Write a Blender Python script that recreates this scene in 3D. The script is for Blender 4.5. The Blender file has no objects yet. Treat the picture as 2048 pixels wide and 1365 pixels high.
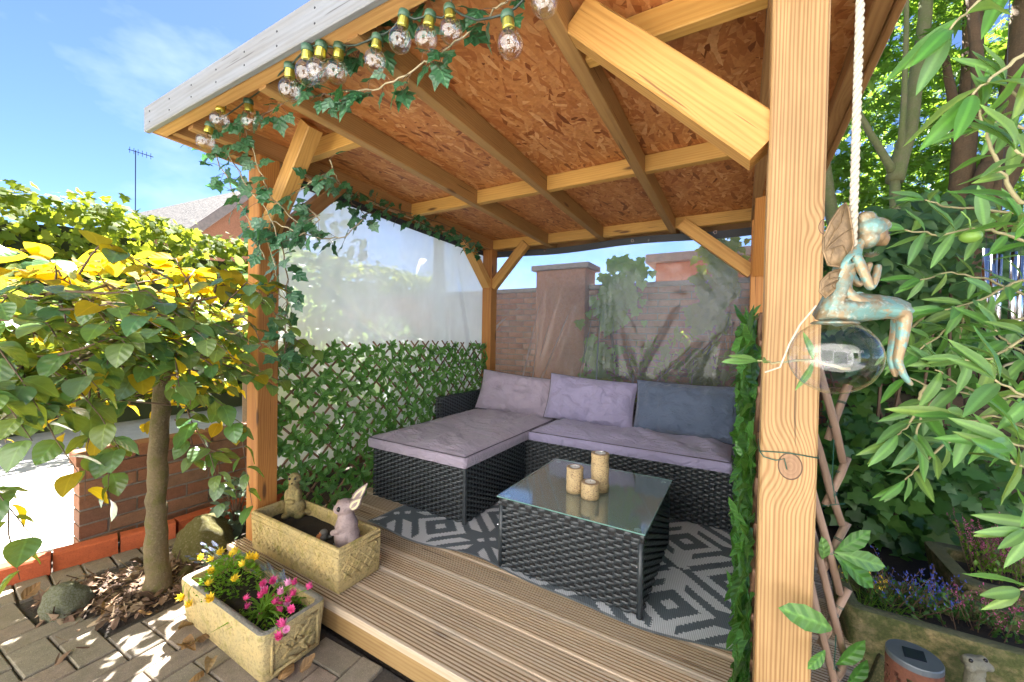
import bpy, bmesh, math, random
import numpy as np
from mathutils import Vector, Matrix, noise as mnoise
random.seed(7); rng = np.random.default_rng(7)
R = math.radians
scene = bpy.context.scene
COL = scene.collection

# ------------------------------------------------------------------ camera
CAMZ = 1.16
YAW, PITCH, ROLL, FPX = .5293, -.0156, .0178, 784.2858
def cam_axes():
    cy, sy = math.cos(YAW), math.sin(YAW)
    f = Vector((-sy, cy, 0)); r = Vector((cy, sy, 0)); u = Vector((0, 0, 1))
    cp, sp = math.cos(PITCH), math.sin(PITCH)
    f2 = f*cp + u*sp; u2 = u*cp - f*sp
    cr, sr = math.cos(ROLL), math.sin(ROLL)
    return f2, r*cr + u2*sr, u2*cr - r*sr
CF, CR, CU = cam_axes()
cd = bpy.data.cameras.new('camera'); cam = bpy.data.objects.new('camera', cd); COL.objects.link(cam)
cd.sensor_width = 36; cd.lens = FPX/2048*36; cd.clip_start = .02; cd.clip_end = 500
m = Matrix((CR, CU, -CF)).transposed().to_4x4(); m.translation = (0, 0, CAMZ)
cam.matrix_world = m
scene.camera = cam

# ------------------------------------------------------------------ light
SUN_DIR = Vector((-.72, .69, 0)).normalized()          # horizontal direction towards the sun
SUN_EL = R(52)
toward = SUN_DIR*math.cos(SUN_EL) + Vector((0, 0, math.sin(SUN_EL)))
world = bpy.data.worlds.new('World'); scene.world = world; world.use_nodes = True
wn = world.node_tree; wn.nodes.clear()
def wnode(t, **k):
    n = wn.nodes.new(t)
    for a, b in k.items(): setattr(n, a, b)
    return n
sky = wnode('ShaderNodeTexSky', sky_type='NISHITA', sun_disc=False)
sky.sun_elevation = SUN_EL; sky.sun_rotation = math.atan2(SUN_DIR.x, SUN_DIR.y)
sky.air_density = .36; sky.dust_density = .05; sky.ozone_density = 5.0
tc = wnode('ShaderNodeTexCoord'); mp = wnode('ShaderNodeMapping'); mp.inputs['Scale'].default_value = (1, 1, 1.9); mp.inputs['Location'].default_value = (.35, .1, .2)
nz = wnode('ShaderNodeTexNoise'); nz.inputs['Scale'].default_value = 2.1; nz.inputs['Detail'].default_value = 6; nz.inputs['Roughness'].default_value = .55
cr_ = wnode('ShaderNodeValToRGB'); cr_.color_ramp.elements[0].position = .5; cr_.color_ramp.elements[1].position = .78
cr_.color_ramp.elements[1].color = (.75, .75, .75, 1)
mx = wnode('ShaderNodeMix', data_type='RGBA'); bgd = wnode('ShaderNodeBackground'); out = wnode('ShaderNodeOutputWorld')
L = wn.links.new
L(tc.outputs['Generated'], mp.inputs['Vector']); L(mp.outputs[0], nz.inputs['Vector']); L(nz.outputs['Fac'], cr_.inputs[0])
L(cr_.outputs[0], mx.inputs[0]); L(sky.outputs[0], mx.inputs[6]); mx.inputs[7].default_value = (3.0, 3.5, 4.0, 1)
L(mx.outputs[2], bgd.inputs[0]); bgd.inputs[1].default_value = .05; L(bgd.outputs[0], out.inputs[0])
sd = bpy.data.lights.new('sun', 'SUN'); sd.energy = 5.0; sd.angle = R(.53); sd.color = (1, .965, .91)
sun = bpy.data.objects.new('sun', sd); COL.objects.link(sun)
sun.rotation_euler = (-toward).to_track_quat('-Z', 'Y').to_euler()
scene.view_settings.view_transform = 'Standard'; scene.view_settings.look = 'None'
scene.view_settings.exposure = 3.3; scene.view_settings.gamma = 1
scene.render.engine = 'CYCLES'
scene.cycles.use_denoising = True; scene.cycles.use_adaptive_sampling = False; scene.cycles.max_bounces = 10; scene.cycles.transparent_max_bounces = 24
scene.cycles.diffuse_bounces = 5; scene.cycles.caustics_reflective = False; scene.cycles.caustics_refractive = False
scene.cycles.sample_clamp_indirect = 6

# ------------------------------------------------------------------ photo measurements -> points in the place
def ray(px, py): return CF + CR*((px-1024)/FPX) + CU*((682.5-py)/FPX)
O = Vector((0, 0, CAMZ)); ZD = .112     # deck surface
def onz(px, py, z): d = ray(px, py); return O + d*((z-CAMZ)/d.z)
def ony(px, py, y): d = ray(px, py); return O + d*(y/d.y)
def onx(px, py, x): d = ray(px, py); return O + d*(x/d.x)
def ond(px, py, dep): return O + ray(px, py)*dep

def zroof(y): return 2.015 - .0284*(y-1.022)           # underside of the rafters

# ------------------------------------------------------------------ mesh building
def wloc(o):
    v = Vector((0, 0, 0))
    while o is not None: v = v + o.location; o = o.parent
    return v
class MB:
    def __init__(s): s.v = []; s.f = []; s.g = []; s.mi = []; s.sm = False
    def add(s, vs, fs, g=None, mi=0):
        k = len(s.v); s.v += [tuple(p) for p in vs]; s.f += [tuple(i+k for i in f) for f in fs]
        s.g += [tuple(p) for p in (g if g is not None else vs)]; s.mi += [mi]*len(fs); return s
    def hexa(s, c, g=None, mi=0):      # 8 corners: bottom 4 ccw, top 4
        return s.add(c, [(3,2,1,0),(4,5,6,7),(0,1,5,4),(1,2,6,5),(2,3,7,6),(3,0,4,7)], g, mi)
    def box(s, a, b, mi=0, bev=0):
        x0,y0,z0 = a; x1,y1,z1 = b
        if bev:
            return s.beam(((x0+x1)/2,(y0+y1)/2,z0), ((x0+x1)/2,(y0+y1)/2,z1), x1-x0, y1-y0, (0,1,0), bev, mi)
        return s.hexa([(x0,y0,z0),(x1,y0,z0),(x1,y1,z0),(x0,y1,z0),(x0,y0,z1),(x1,y0,z1),(x1,y1,z1),(x0,y1,z1)], None, mi)
    def beam(s, p0, p1, w, h, up=(0,0,1), bev=.003, mi=0, nseg=1, go=None):
        """timber p0->p1, width w (sideways), height h (along up), chamfered edges, grain coords"""
        p0 = Vector(p0); p1 = Vector(p1); d = (p1-p0); ln = d.length; d.normalize()
        up = Vector(up); sd_ = d.cross(up).normalized(); up = sd_.cross(d).normalized()
        a, b = w/2, h/2; c = bev
        pr = [(-a+c,-b),(a-c,-b),(a,-b+c),(a,b-c),(a-c,b),(-a+c,b),(-a,b-c),(-a,-b+c)] if c else [(-a,-b),(a,-b),(a,b),(-a,b)]
        n = len(pr); vs = []; g = []; o = go or (random.uniform(0,20), random.uniform(-.09,.09), random.choice((-1,1))*random.uniform(.07,.16))
        for i in range(nseg+1):
            t = i/nseg; q = p0 + d*(ln*t)
            for (x, y) in pr:
                vs.append(q + sd_*x + up*y); g.append((ln*t+o[0], x+o[1], y+o[2]))
        fs = []
        for i in range(nseg):
            for k in range(n): fs.append((i*n+k, i*n+(k+1)%n, (i+1)*n+(k+1)%n, (i+1)*n+k))
        fs.append(tuple(range(n-1,-1,-1))); fs.append(tuple(nseg*n+k for k in range(n)))
        return s.add(vs, fs, g, mi)
    def tube(s, pts, rad, n=6, mi=0, cap=True):
        pts = [Vector(p) for p in pts]
        if not hasattr(rad, '__len__'): rad = [rad]*len(pts)
        vs = []; fs = []; g = []; ref = None; acc = 0
        for i, p in enumerate(pts):
            t = (pts[min(i+1, len(pts)-1)] - pts[max(i-1, 0)])
            if t.length < 1e-9: t = Vector((0,0,1))
            t.normalize()
            if ref is None:
                ref = Vector((0,0,1)) if abs(t.z) < .9 else Vector((1,0,0))
            x = t.cross(ref).normalized(); y = x.cross(t); ref = y if abs(t.dot(y)) < .9 else ref
            if i: acc += (p-pts[i-1]).length
            for k in range(n):
                a = 2*math.pi*k/n; vs.append(p + x*(rad[i]*math.cos(a)) + y*(rad[i]*math.sin(a))); g.append((acc, rad[i]*math.cos(a), rad[i]*math.sin(a)))
        for i in range(len(pts)-1):
            for k in range(n): fs.append((i*n+k, i*n+(k+1)%n, (i+1)*n+(k+1)%n, (i+1)*n+k))
        if cap: fs.append(tuple(range(n-1,-1,-1))); fs.append(tuple((len(pts)-1)*n+k for k in range(n)))
        return s.add(vs, fs, g, mi)
    def lathe(s, c, prof, n=20, mi=0, sx=1, sy=1):
        vs = []; fs = []; m_ = len(prof); c = Vector(c)
        for k in range(n):
            a = 2*math.pi*k/n
            for r, z in prof: vs.append(c + Vector((r*sx*math.cos(a), r*sy*math.sin(a), z)))
        for k in range(n):
            for i in range(m_-1):
                k2 = (k+1) % n; fs.append((k*m_+i, k2*m_+i, k2*m_+i+1, k*m_+i+1))
        return s.add(vs, fs, None, mi)
    def ell(s, c, r, n=12, m_=8, rot=None, mi=0):
        c = Vector(c); vs = []; fs = []
        for i in range(m_+1):
            th = math.pi*i/m_
            for k in range(n):
                a = 2*math.pi*k/n; p = Vector((r[0]*math.sin(th)*math.cos(a), r[1]*math.sin(th)*math.sin(a), r[2]*math.cos(th)))
                if rot is not None: p = rot @ p
                vs.append(c+p)
        for i in range(m_):
            for k in range(n): fs.append((i*n+k, (i+1)*n+k, (i+1)*n+(k+1)%n, i*n+(k+1)%n))
        return s.add(vs, fs, None, mi)
    def mesh(s, name, mats, off=Vector((0,0,0)), smooth=False):
        me = bpy.data.meshes.new(name)
        me.from_pydata([(p[0]-off.x, p[1]-off.y, p[2]-off.z) for p in s.v], [], s.f)
        if not isinstance(mats, (list, tuple)): mats = [mats]
        for m_ in mats: me.materials.append(m_)
        if len(mats) > 1: me.polygons.foreach_set('material_index', s.mi)
        at = me.attributes.new('gr', 'FLOAT_VECTOR', 'POINT'); at.data.foreach_set('vector', np.array(s.g, dtype=np.float32).ravel())
        if smooth: me.polygons.foreach_set('use_smooth', [True]*len(me.polygons))
        me.update(); return me
    def build(s, name, mats, parent=None, smooth=False, loc=None):
        off = wloc(parent) if parent is not None else Vector(loc if loc is not None else (0,0,0))
        o = bpy.data.objects.new(name, s.mesh(name, mats, off, smooth)); COL.objects.link(o)
        if parent is not None: o.parent = parent
        elif loc is not None: o.location = loc
        return o
def tag(o, label, cat, group=None):
    o['label'] = label; o['category'] = cat
    if group: o['group'] = group
    return o
def thing(name, label, cat, loc, group=None):
    o = bpy.data.objects.new(name, None); COL.objects.link(o); o.location = loc; o.empty_display_size = .05
    return tag(o, label, cat, group)
def struct(o): o['kind'] = 'structure'; return o
def stuff(o): o['kind'] = 'stuff'; return o
def link(name, me, parent=None, mat4=None, mats=None):
    o = bpy.data.objects.new(name, me); COL.objects.link(o)
    if parent is not None:
        o.parent = parent
        if mat4 is not None: o.matrix_basis = Matrix.Translation(-wloc(parent)) @ mat4
    elif mat4 is not None: o.matrix_basis = mat4
    return o

# ------------------------------------------------------------------ materials
class NT:
    def __init__(s, name):
        s.m = bpy.data.materials.new(name); s.m.use_nodes = True; s.t = s.m.node_tree; s.t.nodes.clear()
        s.out = s.t.nodes.new('ShaderNodeOutputMaterial')
    def n(s, t, ins=None, **k):
        nd = s.t.nodes.new('ShaderNode'+t)
        for a, b in k.items(): setattr(nd, a, b)
        for a, b in (ins or {}).items():
            sk = nd.inputs[a]
            if isinstance(b, bpy.types.NodeSocket): s.t.links.new(b, sk)
            else: sk.default_value = b
        return nd
    def math(s, op, a, b=0., c=None):
        d = {0: a, 1: b}
        if c is not None: d[2] = c
        return s.n('Math', d, operation=op).outputs[0]
    def mix(s, f, a, b, blend='MIX'):
        c = lambda v: v if isinstance(v, bpy.types.NodeSocket) or len(v) == 4 else (*v, 1)
        return s.n('Mix', {0: f, 6: c(a), 7: c(b)}, data_type='RGBA', blend_type=blend).outputs[2]
    def ramp(s, f, stops, interp='LINEAR'):
        nd = s.n('ValToRGB', {0: f}); r = nd.color_ramp; r.interpolation = interp
        while len(r.elements) < len(stops): r.elements.new(.5)
        for e, (p, c) in zip(r.elements, stops): e.position = p; e.color = (*c, 1) if len(c) == 3 else c
        return nd.outputs[0]
    def obj(s): return s.n('TexCoord').outputs['Object']
    def noise(s, vec, scale, detail=3, rough=.55, dist=0):
        return s.n('TexNoise', {'Vector': vec, 'Scale': scale, 'Detail': detail, 'Roughness': rough, 'Distortion': dist}).outputs['Fac']
    def mapping(s, vec, scale=(1,1,1), rot=(0,0,0), loc=(0,0,0)):
        return s.n('Mapping', {0: vec, 'Location': loc, 'Rotation': rot, 'Scale': scale}).outputs[0]
    def bump(s, h, strength=.3, dist=.01, normal=None):
        d = {'Strength': strength, 'Distance': dist, 'Height': h}
        if normal is not None: d['Normal'] = normal
        return s.n('Bump', d).outputs[0]
    def pbsdf(s, color, rough=.6, normal=None, **k):
        d = {'Base Color': color if isinstance(color, bpy.types.NodeSocket) else (*color, 1), 'Roughness': rough}
        if normal is not None: d['Normal'] = normal
        d.update(k); return s.n('BsdfPrincipled', d).outputs[0]
    def done(s, sh, disp=None):
        s.t.links.new(sh, s.out.inputs[0]); return s.m
    def fres(s, r0=.04):     # two-sided Schlick reflectance
        g = s.n('NewGeometry'); c = s.math('ABSOLUTE', s.n('VectorMath', {0: g.outputs['Normal'], 1: g.outputs['Incoming']}, operation='DOT_PRODUCT').outputs['Value'])
        return s.math('MULTIPLY_ADD', s.math('POWER', s.math('SUBTRACT', 1., c), 5.), 1-r0, r0)
    def rnd(s):     # per thing (or per merged leaf) random number
        a = s.n('ObjectInfo').outputs['Random']; b = s.n('Attribute', attribute_name='rnd').outputs['Fac']
        return s.math('FRACT', s.math('ADD', a, b))

def wood(name, light, dark, ring=.0065, contrast=.75, rough=.62, grey=None, grey_amt=0., knot=True, dirt=.25, wobble=.035, bigknots=()):
    t = NT(name); g = t.n('Attribute', attribute_name='gr').outputs['Vector']
    sx = t.n('SeparateXYZ', {0: g}); u, v, w = sx.outputs
    nv = t.mapping(g, (1.3, 9, 9)); n1 = t.noise(nv, 1.0, 2)
    wob = t.math('MULTIPLY', t.math('SUBTRACT', n1, .5), wobble)
    if knot:
        kv = t.mapping(g, (2.1, 9.5, 9.5)); vo = t.n('TexVoronoi', {'Vector': kv, 'Scale': 1.0, 'Randomness': 1.0}); kd = vo.outputs['Distance']
        kb = t.n('MapRange', {0: kd, 1: 0., 2: .42, 3: .03, 4: 0.}, interpolation_type='SMOOTHSTEP').outputs[0]
        wob = t.math('ADD', wob, kb)
    bks = []
    for (ku, kv_, kr) in bigknots:
        du = t.math('MULTIPLY', t.math('SUBTRACT', u, ku), .75); dv = t.math('SUBTRACT', v, kv_)
        dd_ = t.math('SQRT', t.math('ADD', t.math('MULTIPLY', du, du), t.math('MULTIPLY', dv, dv))); bks.append((dd_, kr))
        wob = t.math('ADD', wob, t.n('MapRange', {0: dd_, 1: kr*.5, 2: kr*4.2, 3: kr*1.1, 4: 0.}, interpolation_type='SMOOTHERSTEP').outputs[0])
    v2 = t.math('ADD', v, wob)
    r = t.math('SQRT', t.math('ADD', t.math('MULTIPLY', v2, v2), t.math('MULTIPLY', w, w)))
    rn = t.noise(t.n('CombineXYZ', {0: t.math('MULTIPLY', r, .32/ring), 1: t.math('MULTIPLY', u, .25)}).outputs[0], 1., 2, .6)     # uneven ring widths
    band = t.math('SINE', t.math('ADD', t.math('MULTIPLY', r, 6.2832/ring), t.math('MULTIPLY', rn, 9.)))
    band = t.math('MULTIPLY_ADD', t.math('SUBTRACT', rn, .5), 1.1, band)
    band = t.n('MapRange', {0: band, 1: -.4, 2: 1., 3: 0., 4: contrast}).outputs[0]
    fib = t.noise(t.mapping(g, (6, 160, 160)), 1.0, 3)
    col = t.mix(band, light, dark)
    col = t.mix(t.n('MapRange', {0: fib, 1: .3, 2: .7, 3: 0., 4: .35}).outputs[0], col, t.mix(1., col, (.55,.5,.45), 'MULTIPLY'))
    big = t.noise(t.mapping(g, (2.2, 7, 7)), 1., 4, .6)
    col = t.mix(t.n('MapRange', {0: big, 1: .45, 2: .72, 3: 0., 4: dirt}).outputs[0], col, t.mix(1., col, (.5,.42,.33), 'MULTIPLY'))
    if knot:
        km = t.n('MapRange', {0: kd, 1: .06, 2: .12, 3: .9, 4: 0.}).outputs[0]
        col = t.mix(km, col, (.09,.035,.012))
    for dd_, kr in bks:
        col = t.mix(t.n('MapRange', {0: dd_, 1: kr*.85, 2: kr*1.02, 3: .8, 4: 0.}).outputs[0], col, t.mix(t.math('FRACT', t.math('MULTIPLY', dd_, 160.)), (.25,.13,.07), (.33,.19,.11)))
        rim_ = t.math('MULTIPLY', t.math('GREATER_THAN', dd_, kr*.94), t.math('LESS_THAN', dd_, kr*1.05)); col = t.mix(rim_, col, (.10,.05,.025))
    if grey is not None:
        gm = t.n('MapRange', {0: t.noise(t.mapping(g, (1.6, 22, 22)), 1., 5, .65), 1: .35, 2: .6, 3: grey_amt*.5, 4: grey_amt}).outputs[0]
        col = t.mix(gm, col, t.mix(band, grey, tuple(c*.84 for c in grey)))
    ck = t.noise(t.mapping(g, (2.2, 75, 75)), 1., 2, .5); sel = t.noise(t.mapping(g, (.9, 6, 6)), 1.3, 1)
    ckm = t.math('MULTIPLY', t.n('MapRange', {0: ck, 1: .665, 2: .69, 3: 0., 4: .75}).outputs[0], t.math('GREATER_THAN', sel, .5)); col = t.mix(ckm, col, t.mix(1., col, (.25,.2,.16), 'MULTIPLY'))
    tint = t.math('MULTIPLY_ADD', t.n('ObjectInfo').outputs['Random'], .3, .85)
    col = t.n('HueSaturation', {'Hue': .5, 'Saturation': 1., 'Value': tint, 'Fac': 1., 'Color': col}).outputs[0]
    h = t.math('ADD', t.math('MULTIPLY', fib, .6), t.math('MULTIPLY', band, .4))
    return t.done(t.pbsdf(col, rough, t.bump(h, .35, .002)))

def leafmat(name, cols, trans, tr=.35, rough=.42, vein=None, spec=.5, vs_=.35):
    t = NT(name); r = t.rnd(); n_ = len(cols)
    col = t.ramp(r, [(i/max(1, n_-1), c) for i, c in enumerate(cols)])
    n1 = t.noise(t.obj(), 34, 3); col = t.mix(t.n('MapRange', {0: n1, 1: .35, 2: .7, 3: 0., 4: .4}).outputs[0], col, t.mix(1., col, (.6,.66,.5), 'MULTIPLY'))
    nrm = None
    if vein is not None:
        g = t.n('Attribute', attribute_name='gr').outputs['Vector']; sx = t.n('SeparateXYZ', {0: g}); x, y, z = sx.outputs
        ay = t.math('ABSOLUTE', y); mid = t.n('MapRange', {0: ay, 1: .012, 2: .035, 3: .7, 4: 0.}).outputs[0]
        sv = t.math('SINE', t.math('MULTIPLY', t.math('SUBTRACT', x, t.math('MULTIPLY', ay, .9)), vein))
        svm = t.n('MapRange', {0: sv, 1: .8, 2: 1., 3: 0., 4: vs_}).outputs[0]
        col = t.mix(t.math('MAXIMUM', mid, svm), col, t.mix(1., (1.9,1.8,1.5), col, 'MULTIPLY'))
        nrm = t.bump(t.math('MULTIPLY', sv, -1), vs_, .003)
    b = t.pbsdf(col, rough, nrm, **{'Specular IOR Level': spec})
    tl = t.n('BsdfTranslucent', {'Color': t.mix(.85, col, trans)}).outputs[0]
    return t.done(t.n('MixShader', {0: tr, 1: b, 2: tl}).outputs[0])

def stone(name, c1, c2, c3, scale=1., bump=.6, rough=.9, moss=None, moss_amt=.0, top=None):
    t = NT(name); o = t.obj()
    a = t.noise(o, 9*scale, 5, .62); b = t.noise(o, 70*scale, 4, .6); c = t.noise(o, 190*scale, 2)
    col = t.mix(t.n('MapRange', {0: a, 1: .36, 2: .64}).outputs[0], c1, c2)
    col = t.mix(t.n('MapRange', {0: b, 1: .5, 2: .75, 3: 0., 4: .75}).outputs[0], col, c3)
    if moss is not None:
        mm = t.n('MapRange', {0: t.noise(o, 14*scale, 6, .7), 1: .62-moss_amt*.3, 2: .72-moss_amt*.2}).outputs[0]
        col = t.mix(mm, col, t.mix(b, moss, tuple(k*.45 for k in moss)))
    if top is not None:
        nz_ = t.n('SeparateXYZ', {0: t.n('NewGeometry').outputs['Normal']}).outputs[2]
        tm = t.n('MapRange', {0: nz_, 1: .55, 2: .9, 3: 0., 4: .8}).outputs[0]
        col = t.mix(tm, col, t.mix(b, top, tuple(k*.6 for k in top)))
    h = t.math('ADD', t.math('MULTIPLY', b, .7), t.math('ADD', t.math('MULTIPLY', c, .35), t.math('MULTIPLY', a, .6)))
    return t.done(t.pbsdf(col, rough, t.bump(h, bump, .012/scale)))

def plain(name, color, rough=.5, metal=0., bump=0., scale=60, var=.2, **k):
    t = NT(name); o = t.obj(); n1 = t.noise(o, scale, 4, .6)
    col = t.mix(t.n('MapRange', {0: n1, 1: .35, 2: .7, 3: 0., 4: var}).outputs[0], color, tuple(c*.45 for c in color))
    return t.done(t.pbsdf(col, rough, t.bump(n1, bump, .004) if bump else None, Metallic=metal, **k))

MAT = {}
MAT['post'] = wood('post_wood', (.50,.215,.05), (.36,.125,.022), ring=.009, contrast=.55)
_kz = ony(1580, 935, 1.022); _kz2 = ony(1652, 455, 1.022)
MAT['near_post'] = wood('near_post_wood', (.52,.325,.14), (.33,.165,.055), ring=.0072, contrast=.85, dirt=.5, wobble=.022, knot=False, bigknots=((_kz.z-ZD, -(_kz.x-.0922)+.12, .021), (_kz2.z-ZD, -(_kz2.x-.0922)+.12, .012)))
MAT['brace'] = wood('brace_wood', (.54,.29,.075), (.40,.18,.035), ring=.011, contrast=.5)
MAT['noggin'] = wood('noggin_wood', (.62,.35,.085), (.50,.24,.045), ring=.012, contrast=.45)
MAT['rafter'] = wood('rafter_wood', (.34,.19,.065), (.24,.12,.035), ring=.009, contrast=.55, dirt=.4)
MAT['plate'] = wood('plate_wood', (.36,.19,.07), (.26,.12,.038), ring=.010, contrast=.5, dirt=.35)
MAT['fascia'] = wood('fascia_weathered_wood', (.22,.20,.17), (.14,.125,.10), ring=.012, contrast=.5, grey=(.25,.262,.28), grey_amt=.97, dirt=.6)
MAT['soffit'] = wood('soffit_wood', (.50,.28,.10), (.38,.18,.055), ring=.012, contrast=.5)
MAT['deck'] = wood('deck_wood', (.68,.46,.25), (.50,.30,.14), ring=.010, contrast=.45, grey=(.62,.55,.45), grey_amt=.7, dirt=.45, rough=.7)
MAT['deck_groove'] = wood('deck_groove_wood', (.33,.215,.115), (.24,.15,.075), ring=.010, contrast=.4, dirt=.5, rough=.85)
MAT['riser'] = wood('riser_wood', (.42,.27,.11), (.28,.15,.05), ring=.014, contrast=.4, dirt=.6)
MAT['willow'] = wood('willow_stick', (.20,.105,.06), (.12,.06,.035), ring=.006, contrast=.4, knot=False)
MAT['willow_pale'] = wood('willow_stick_pale', (.33,.22,.16), (.21,.13,.09), ring=.006, contrast=.5, knot=False)

def osb():
    t = NT('oriented_strand_board'); o = t.obj()
    lay = []
    for ang, sc in ((.25, (11, 50, 40)), (-.6, (12, 58, 40)), (1.2, (11, 52, 40)), (-1.4, (13, 55, 40))):
        v = t.mapping(t.mapping(o, (1,1,1), (0, 0, ang), (ang*3, 1.7*ang, 0)), sc)
        w_ = t.n('TexVoronoi', {'Vector': t.mix(.05, v, t.n('TexNoise', {'Vector': v, 'Scale': 1.3}).outputs['Color'], 'LINEAR_LIGHT'), 'Scale': 1.0})
        lay.append(t.n('SeparateColor', {0: w_.outputs['Color']}).outputs)
    pick = lay[0][0]; tone = lay[0][1]; hgt = lay[0][2]
    for k in range(1, 4):
        msk = t.math('GREATER_THAN', lay[k][0], .52)
        tone = t.n('Mix', {0: msk, 2: tone, 3: lay[k][1]}).outputs[0]; hgt = t.n('Mix', {0: msk, 2: hgt, 3: lay[k][2]}).outputs[0]
    col = t.ramp(tone, [(0, (.20,.055,.014)), (.10, (.40,.13,.034)), (.45, (.50,.195,.056)), (.8, (.57,.245,.08)), (1, (.66,.34,.14))])
    fib = t.noise(o, 55, 4, .65)
    col = t.mix(t.n('MapRange', {0: fib, 1: .4, 2: .75, 3: 0., 4: .5}).outputs[0], col, t.mix(1., col, (.5,.38,.3), 'MULTIPLY'))
    return t.done(t.pbsdf(col, .5, t.bump(t.math('ADD', hgt, t.math('MULTIPLY', fib, .4)), .35, .003)))
MAT['osb'] = osb()

MAT['sand'] = stone('joint_sand', (.07,.06,.05), (.045,.04,.033), (.12,.10,.08), 2., .6)
MAT['earth'] = stone('bare_earth', (.06,.042,.03), (.035,.025,.018), (.10,.075,.05), 1.5, .9)
def paver_mat():
    t = NT('concrete_paver'); o = t.n('NewGeometry').outputs['Position']; r = t.n('ObjectInfo').outputs['Random']
    base = t.ramp(r, [(0, (.245,.205,.155)), (.35, (.28,.235,.175)), (.6, (.245,.215,.17)), (.8, (.29,.22,.17)), (1, (.22,.19,.155))])
    sp = t.noise(o, 330, 2, .7); b = t.noise(o, 26, 5, .65); sp2 = t.n('TexVoronoi', {'Vector': o, 'Scale': 210}).outputs['Distance']
    col = t.mix(t.n('MapRange', {0: b, 1: .35, 2: .68, 3: 0., 4: .55}).outputs[0], base, t.mix(1., base, (.55,.58,.45), 'MULTIPLY'))
    col = t.mix(t.n('MapRange', {0: sp, 1: .5, 2: .7, 3: 0., 4: .6}).outputs[0], col, (.06,.055,.05))
    fl = t.math('MULTIPLY', t.math('LESS_THAN', sp2, .2), t.math('GREATER_THAN', t.noise(o, 170, 1), .53))
    col = t.mix(fl, col, (.42,.37,.28))
    return t.done(t.pbsdf(col, .85, t.bump(sp, .5, .003)))
MAT['paver'] = paver_mat()
def brickmat(name, cols, dirt=.5):
    t = NT(name); o = t.n('NewGeometry').outputs['Position']; r = t.n('ObjectInfo').outputs['Random']; r2 = t.n('Attribute', attribute_name='rnd').outputs['Fac']
    rr = t.math('FRACT', t.math('ADD', r, r2))
    col = t.ramp(rr, [(i/(len(cols)-1), c) for i, c in enumerate(cols)])
    a = t.noise(o, 26, 5, .65); b = t.noise(o, 150, 3, .6)
    col = t.mix(t.n('MapRange', {0: a, 1: .4, 2: .68, 3: 0., 4: dirt}).outputs[0], col, t.mix(1., col, (.5,.5,.42), 'MULTIPLY'))
    col = t.mix(t.n('MapRange', {0: b, 1: .5, 2: .75, 3: 0., 4: .5}).outputs[0], col, t.mix(1., col, (.5,.45,.4), 'MULTIPLY'))
    return t.done(t.pbsdf(col, .88, t.bump(b, .6, .004)))
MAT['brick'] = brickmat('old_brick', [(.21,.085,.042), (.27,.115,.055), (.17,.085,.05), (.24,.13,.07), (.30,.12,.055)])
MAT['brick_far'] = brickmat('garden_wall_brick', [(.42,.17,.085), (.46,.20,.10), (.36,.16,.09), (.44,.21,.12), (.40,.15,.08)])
MAT['brick_dark'] = brickmat('dark_brick', [(.09,.05,.03), (.07,.055,.03), (.11,.065,.04), (.06,.06,.035)])  # tones darker than in the other brick materials
MAT['edging'] = brickmat('red_painted_brick', [(.48,.105,.035), (.44,.09,.03), (.52,.12,.04), (.46,.10,.03)], .3)
MAT['mortar'] = stone('mortar', (.22,.19,.15), (.15,.13,.10), (.30,.27,.22), 3., .6)
MAT['concrete'] = stone('pale_concrete', (.50,.48,.45), (.42,.40,.37), (.56,.54,.50), 1., .25)
MAT['coping'] = stone('coping_stone', (.30,.24,.20), (.22,.18,.15), (.34,.30,.26), 1., .4)
MAT['planter'] = stone('yellow_lichened_stone', (.60,.44,.18), (.50,.385,.175), (.20,.15,.07), 1.3, 1., moss=(.50,.40,.12), moss_amt=.35)
MAT['planter_rim'] = stone('lichened_stone_with_grey_top', (.58,.43,.19), (.48,.38,.18), (.19,.15,.07), 1.3, 1., moss=(.50,.41,.13), moss_amt=.3, top=(.26,.27,.27))
MAT['trough'] = stone('mossy_trough_stone', (.33,.25,.11), (.22,.18,.09), (.10,.085,.04), 1.2, .9, moss=(.11,.13,.035), moss_amt=.9, top=(.13,.135,.06))
MAT['boulder'] = stone('mossy_boulder_stone', (.30,.25,.13), (.20,.17,.08), (.42,.37,.28), 1., .9, moss=(.17,.15,.03), moss_amt=1.1)
MAT['rock'] = stone('grey_green_rock', (.25,.25,.17), (.20,.20,.15), (.33,.30,.22), 1., .8, moss=(.17,.19,.07), moss_amt=.6)
MAT['flagstone'] = stone('pale_flagstone', (.42,.39,.33), (.34,.32,.27), (.25,.23,.18), 1., .8)
MAT['soil'] = stone('dark_potting_soil', (.028,.02,.014), (.016,.012,.009), (.055,.038,.026), 2.5, 1.)
def mulchmat():
    t = NT('bark_mulch'); r = t.rnd()
    col = t.ramp(r, [(0, (.055,.03,.018)), (.4, (.14,.08,.05)), (.7, (.24,.15,.09)), (1, (.42,.31,.2))])
    return t.done(t.pbsdf(col, .85))
MAT['mulch'] = mulchmat()

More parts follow.
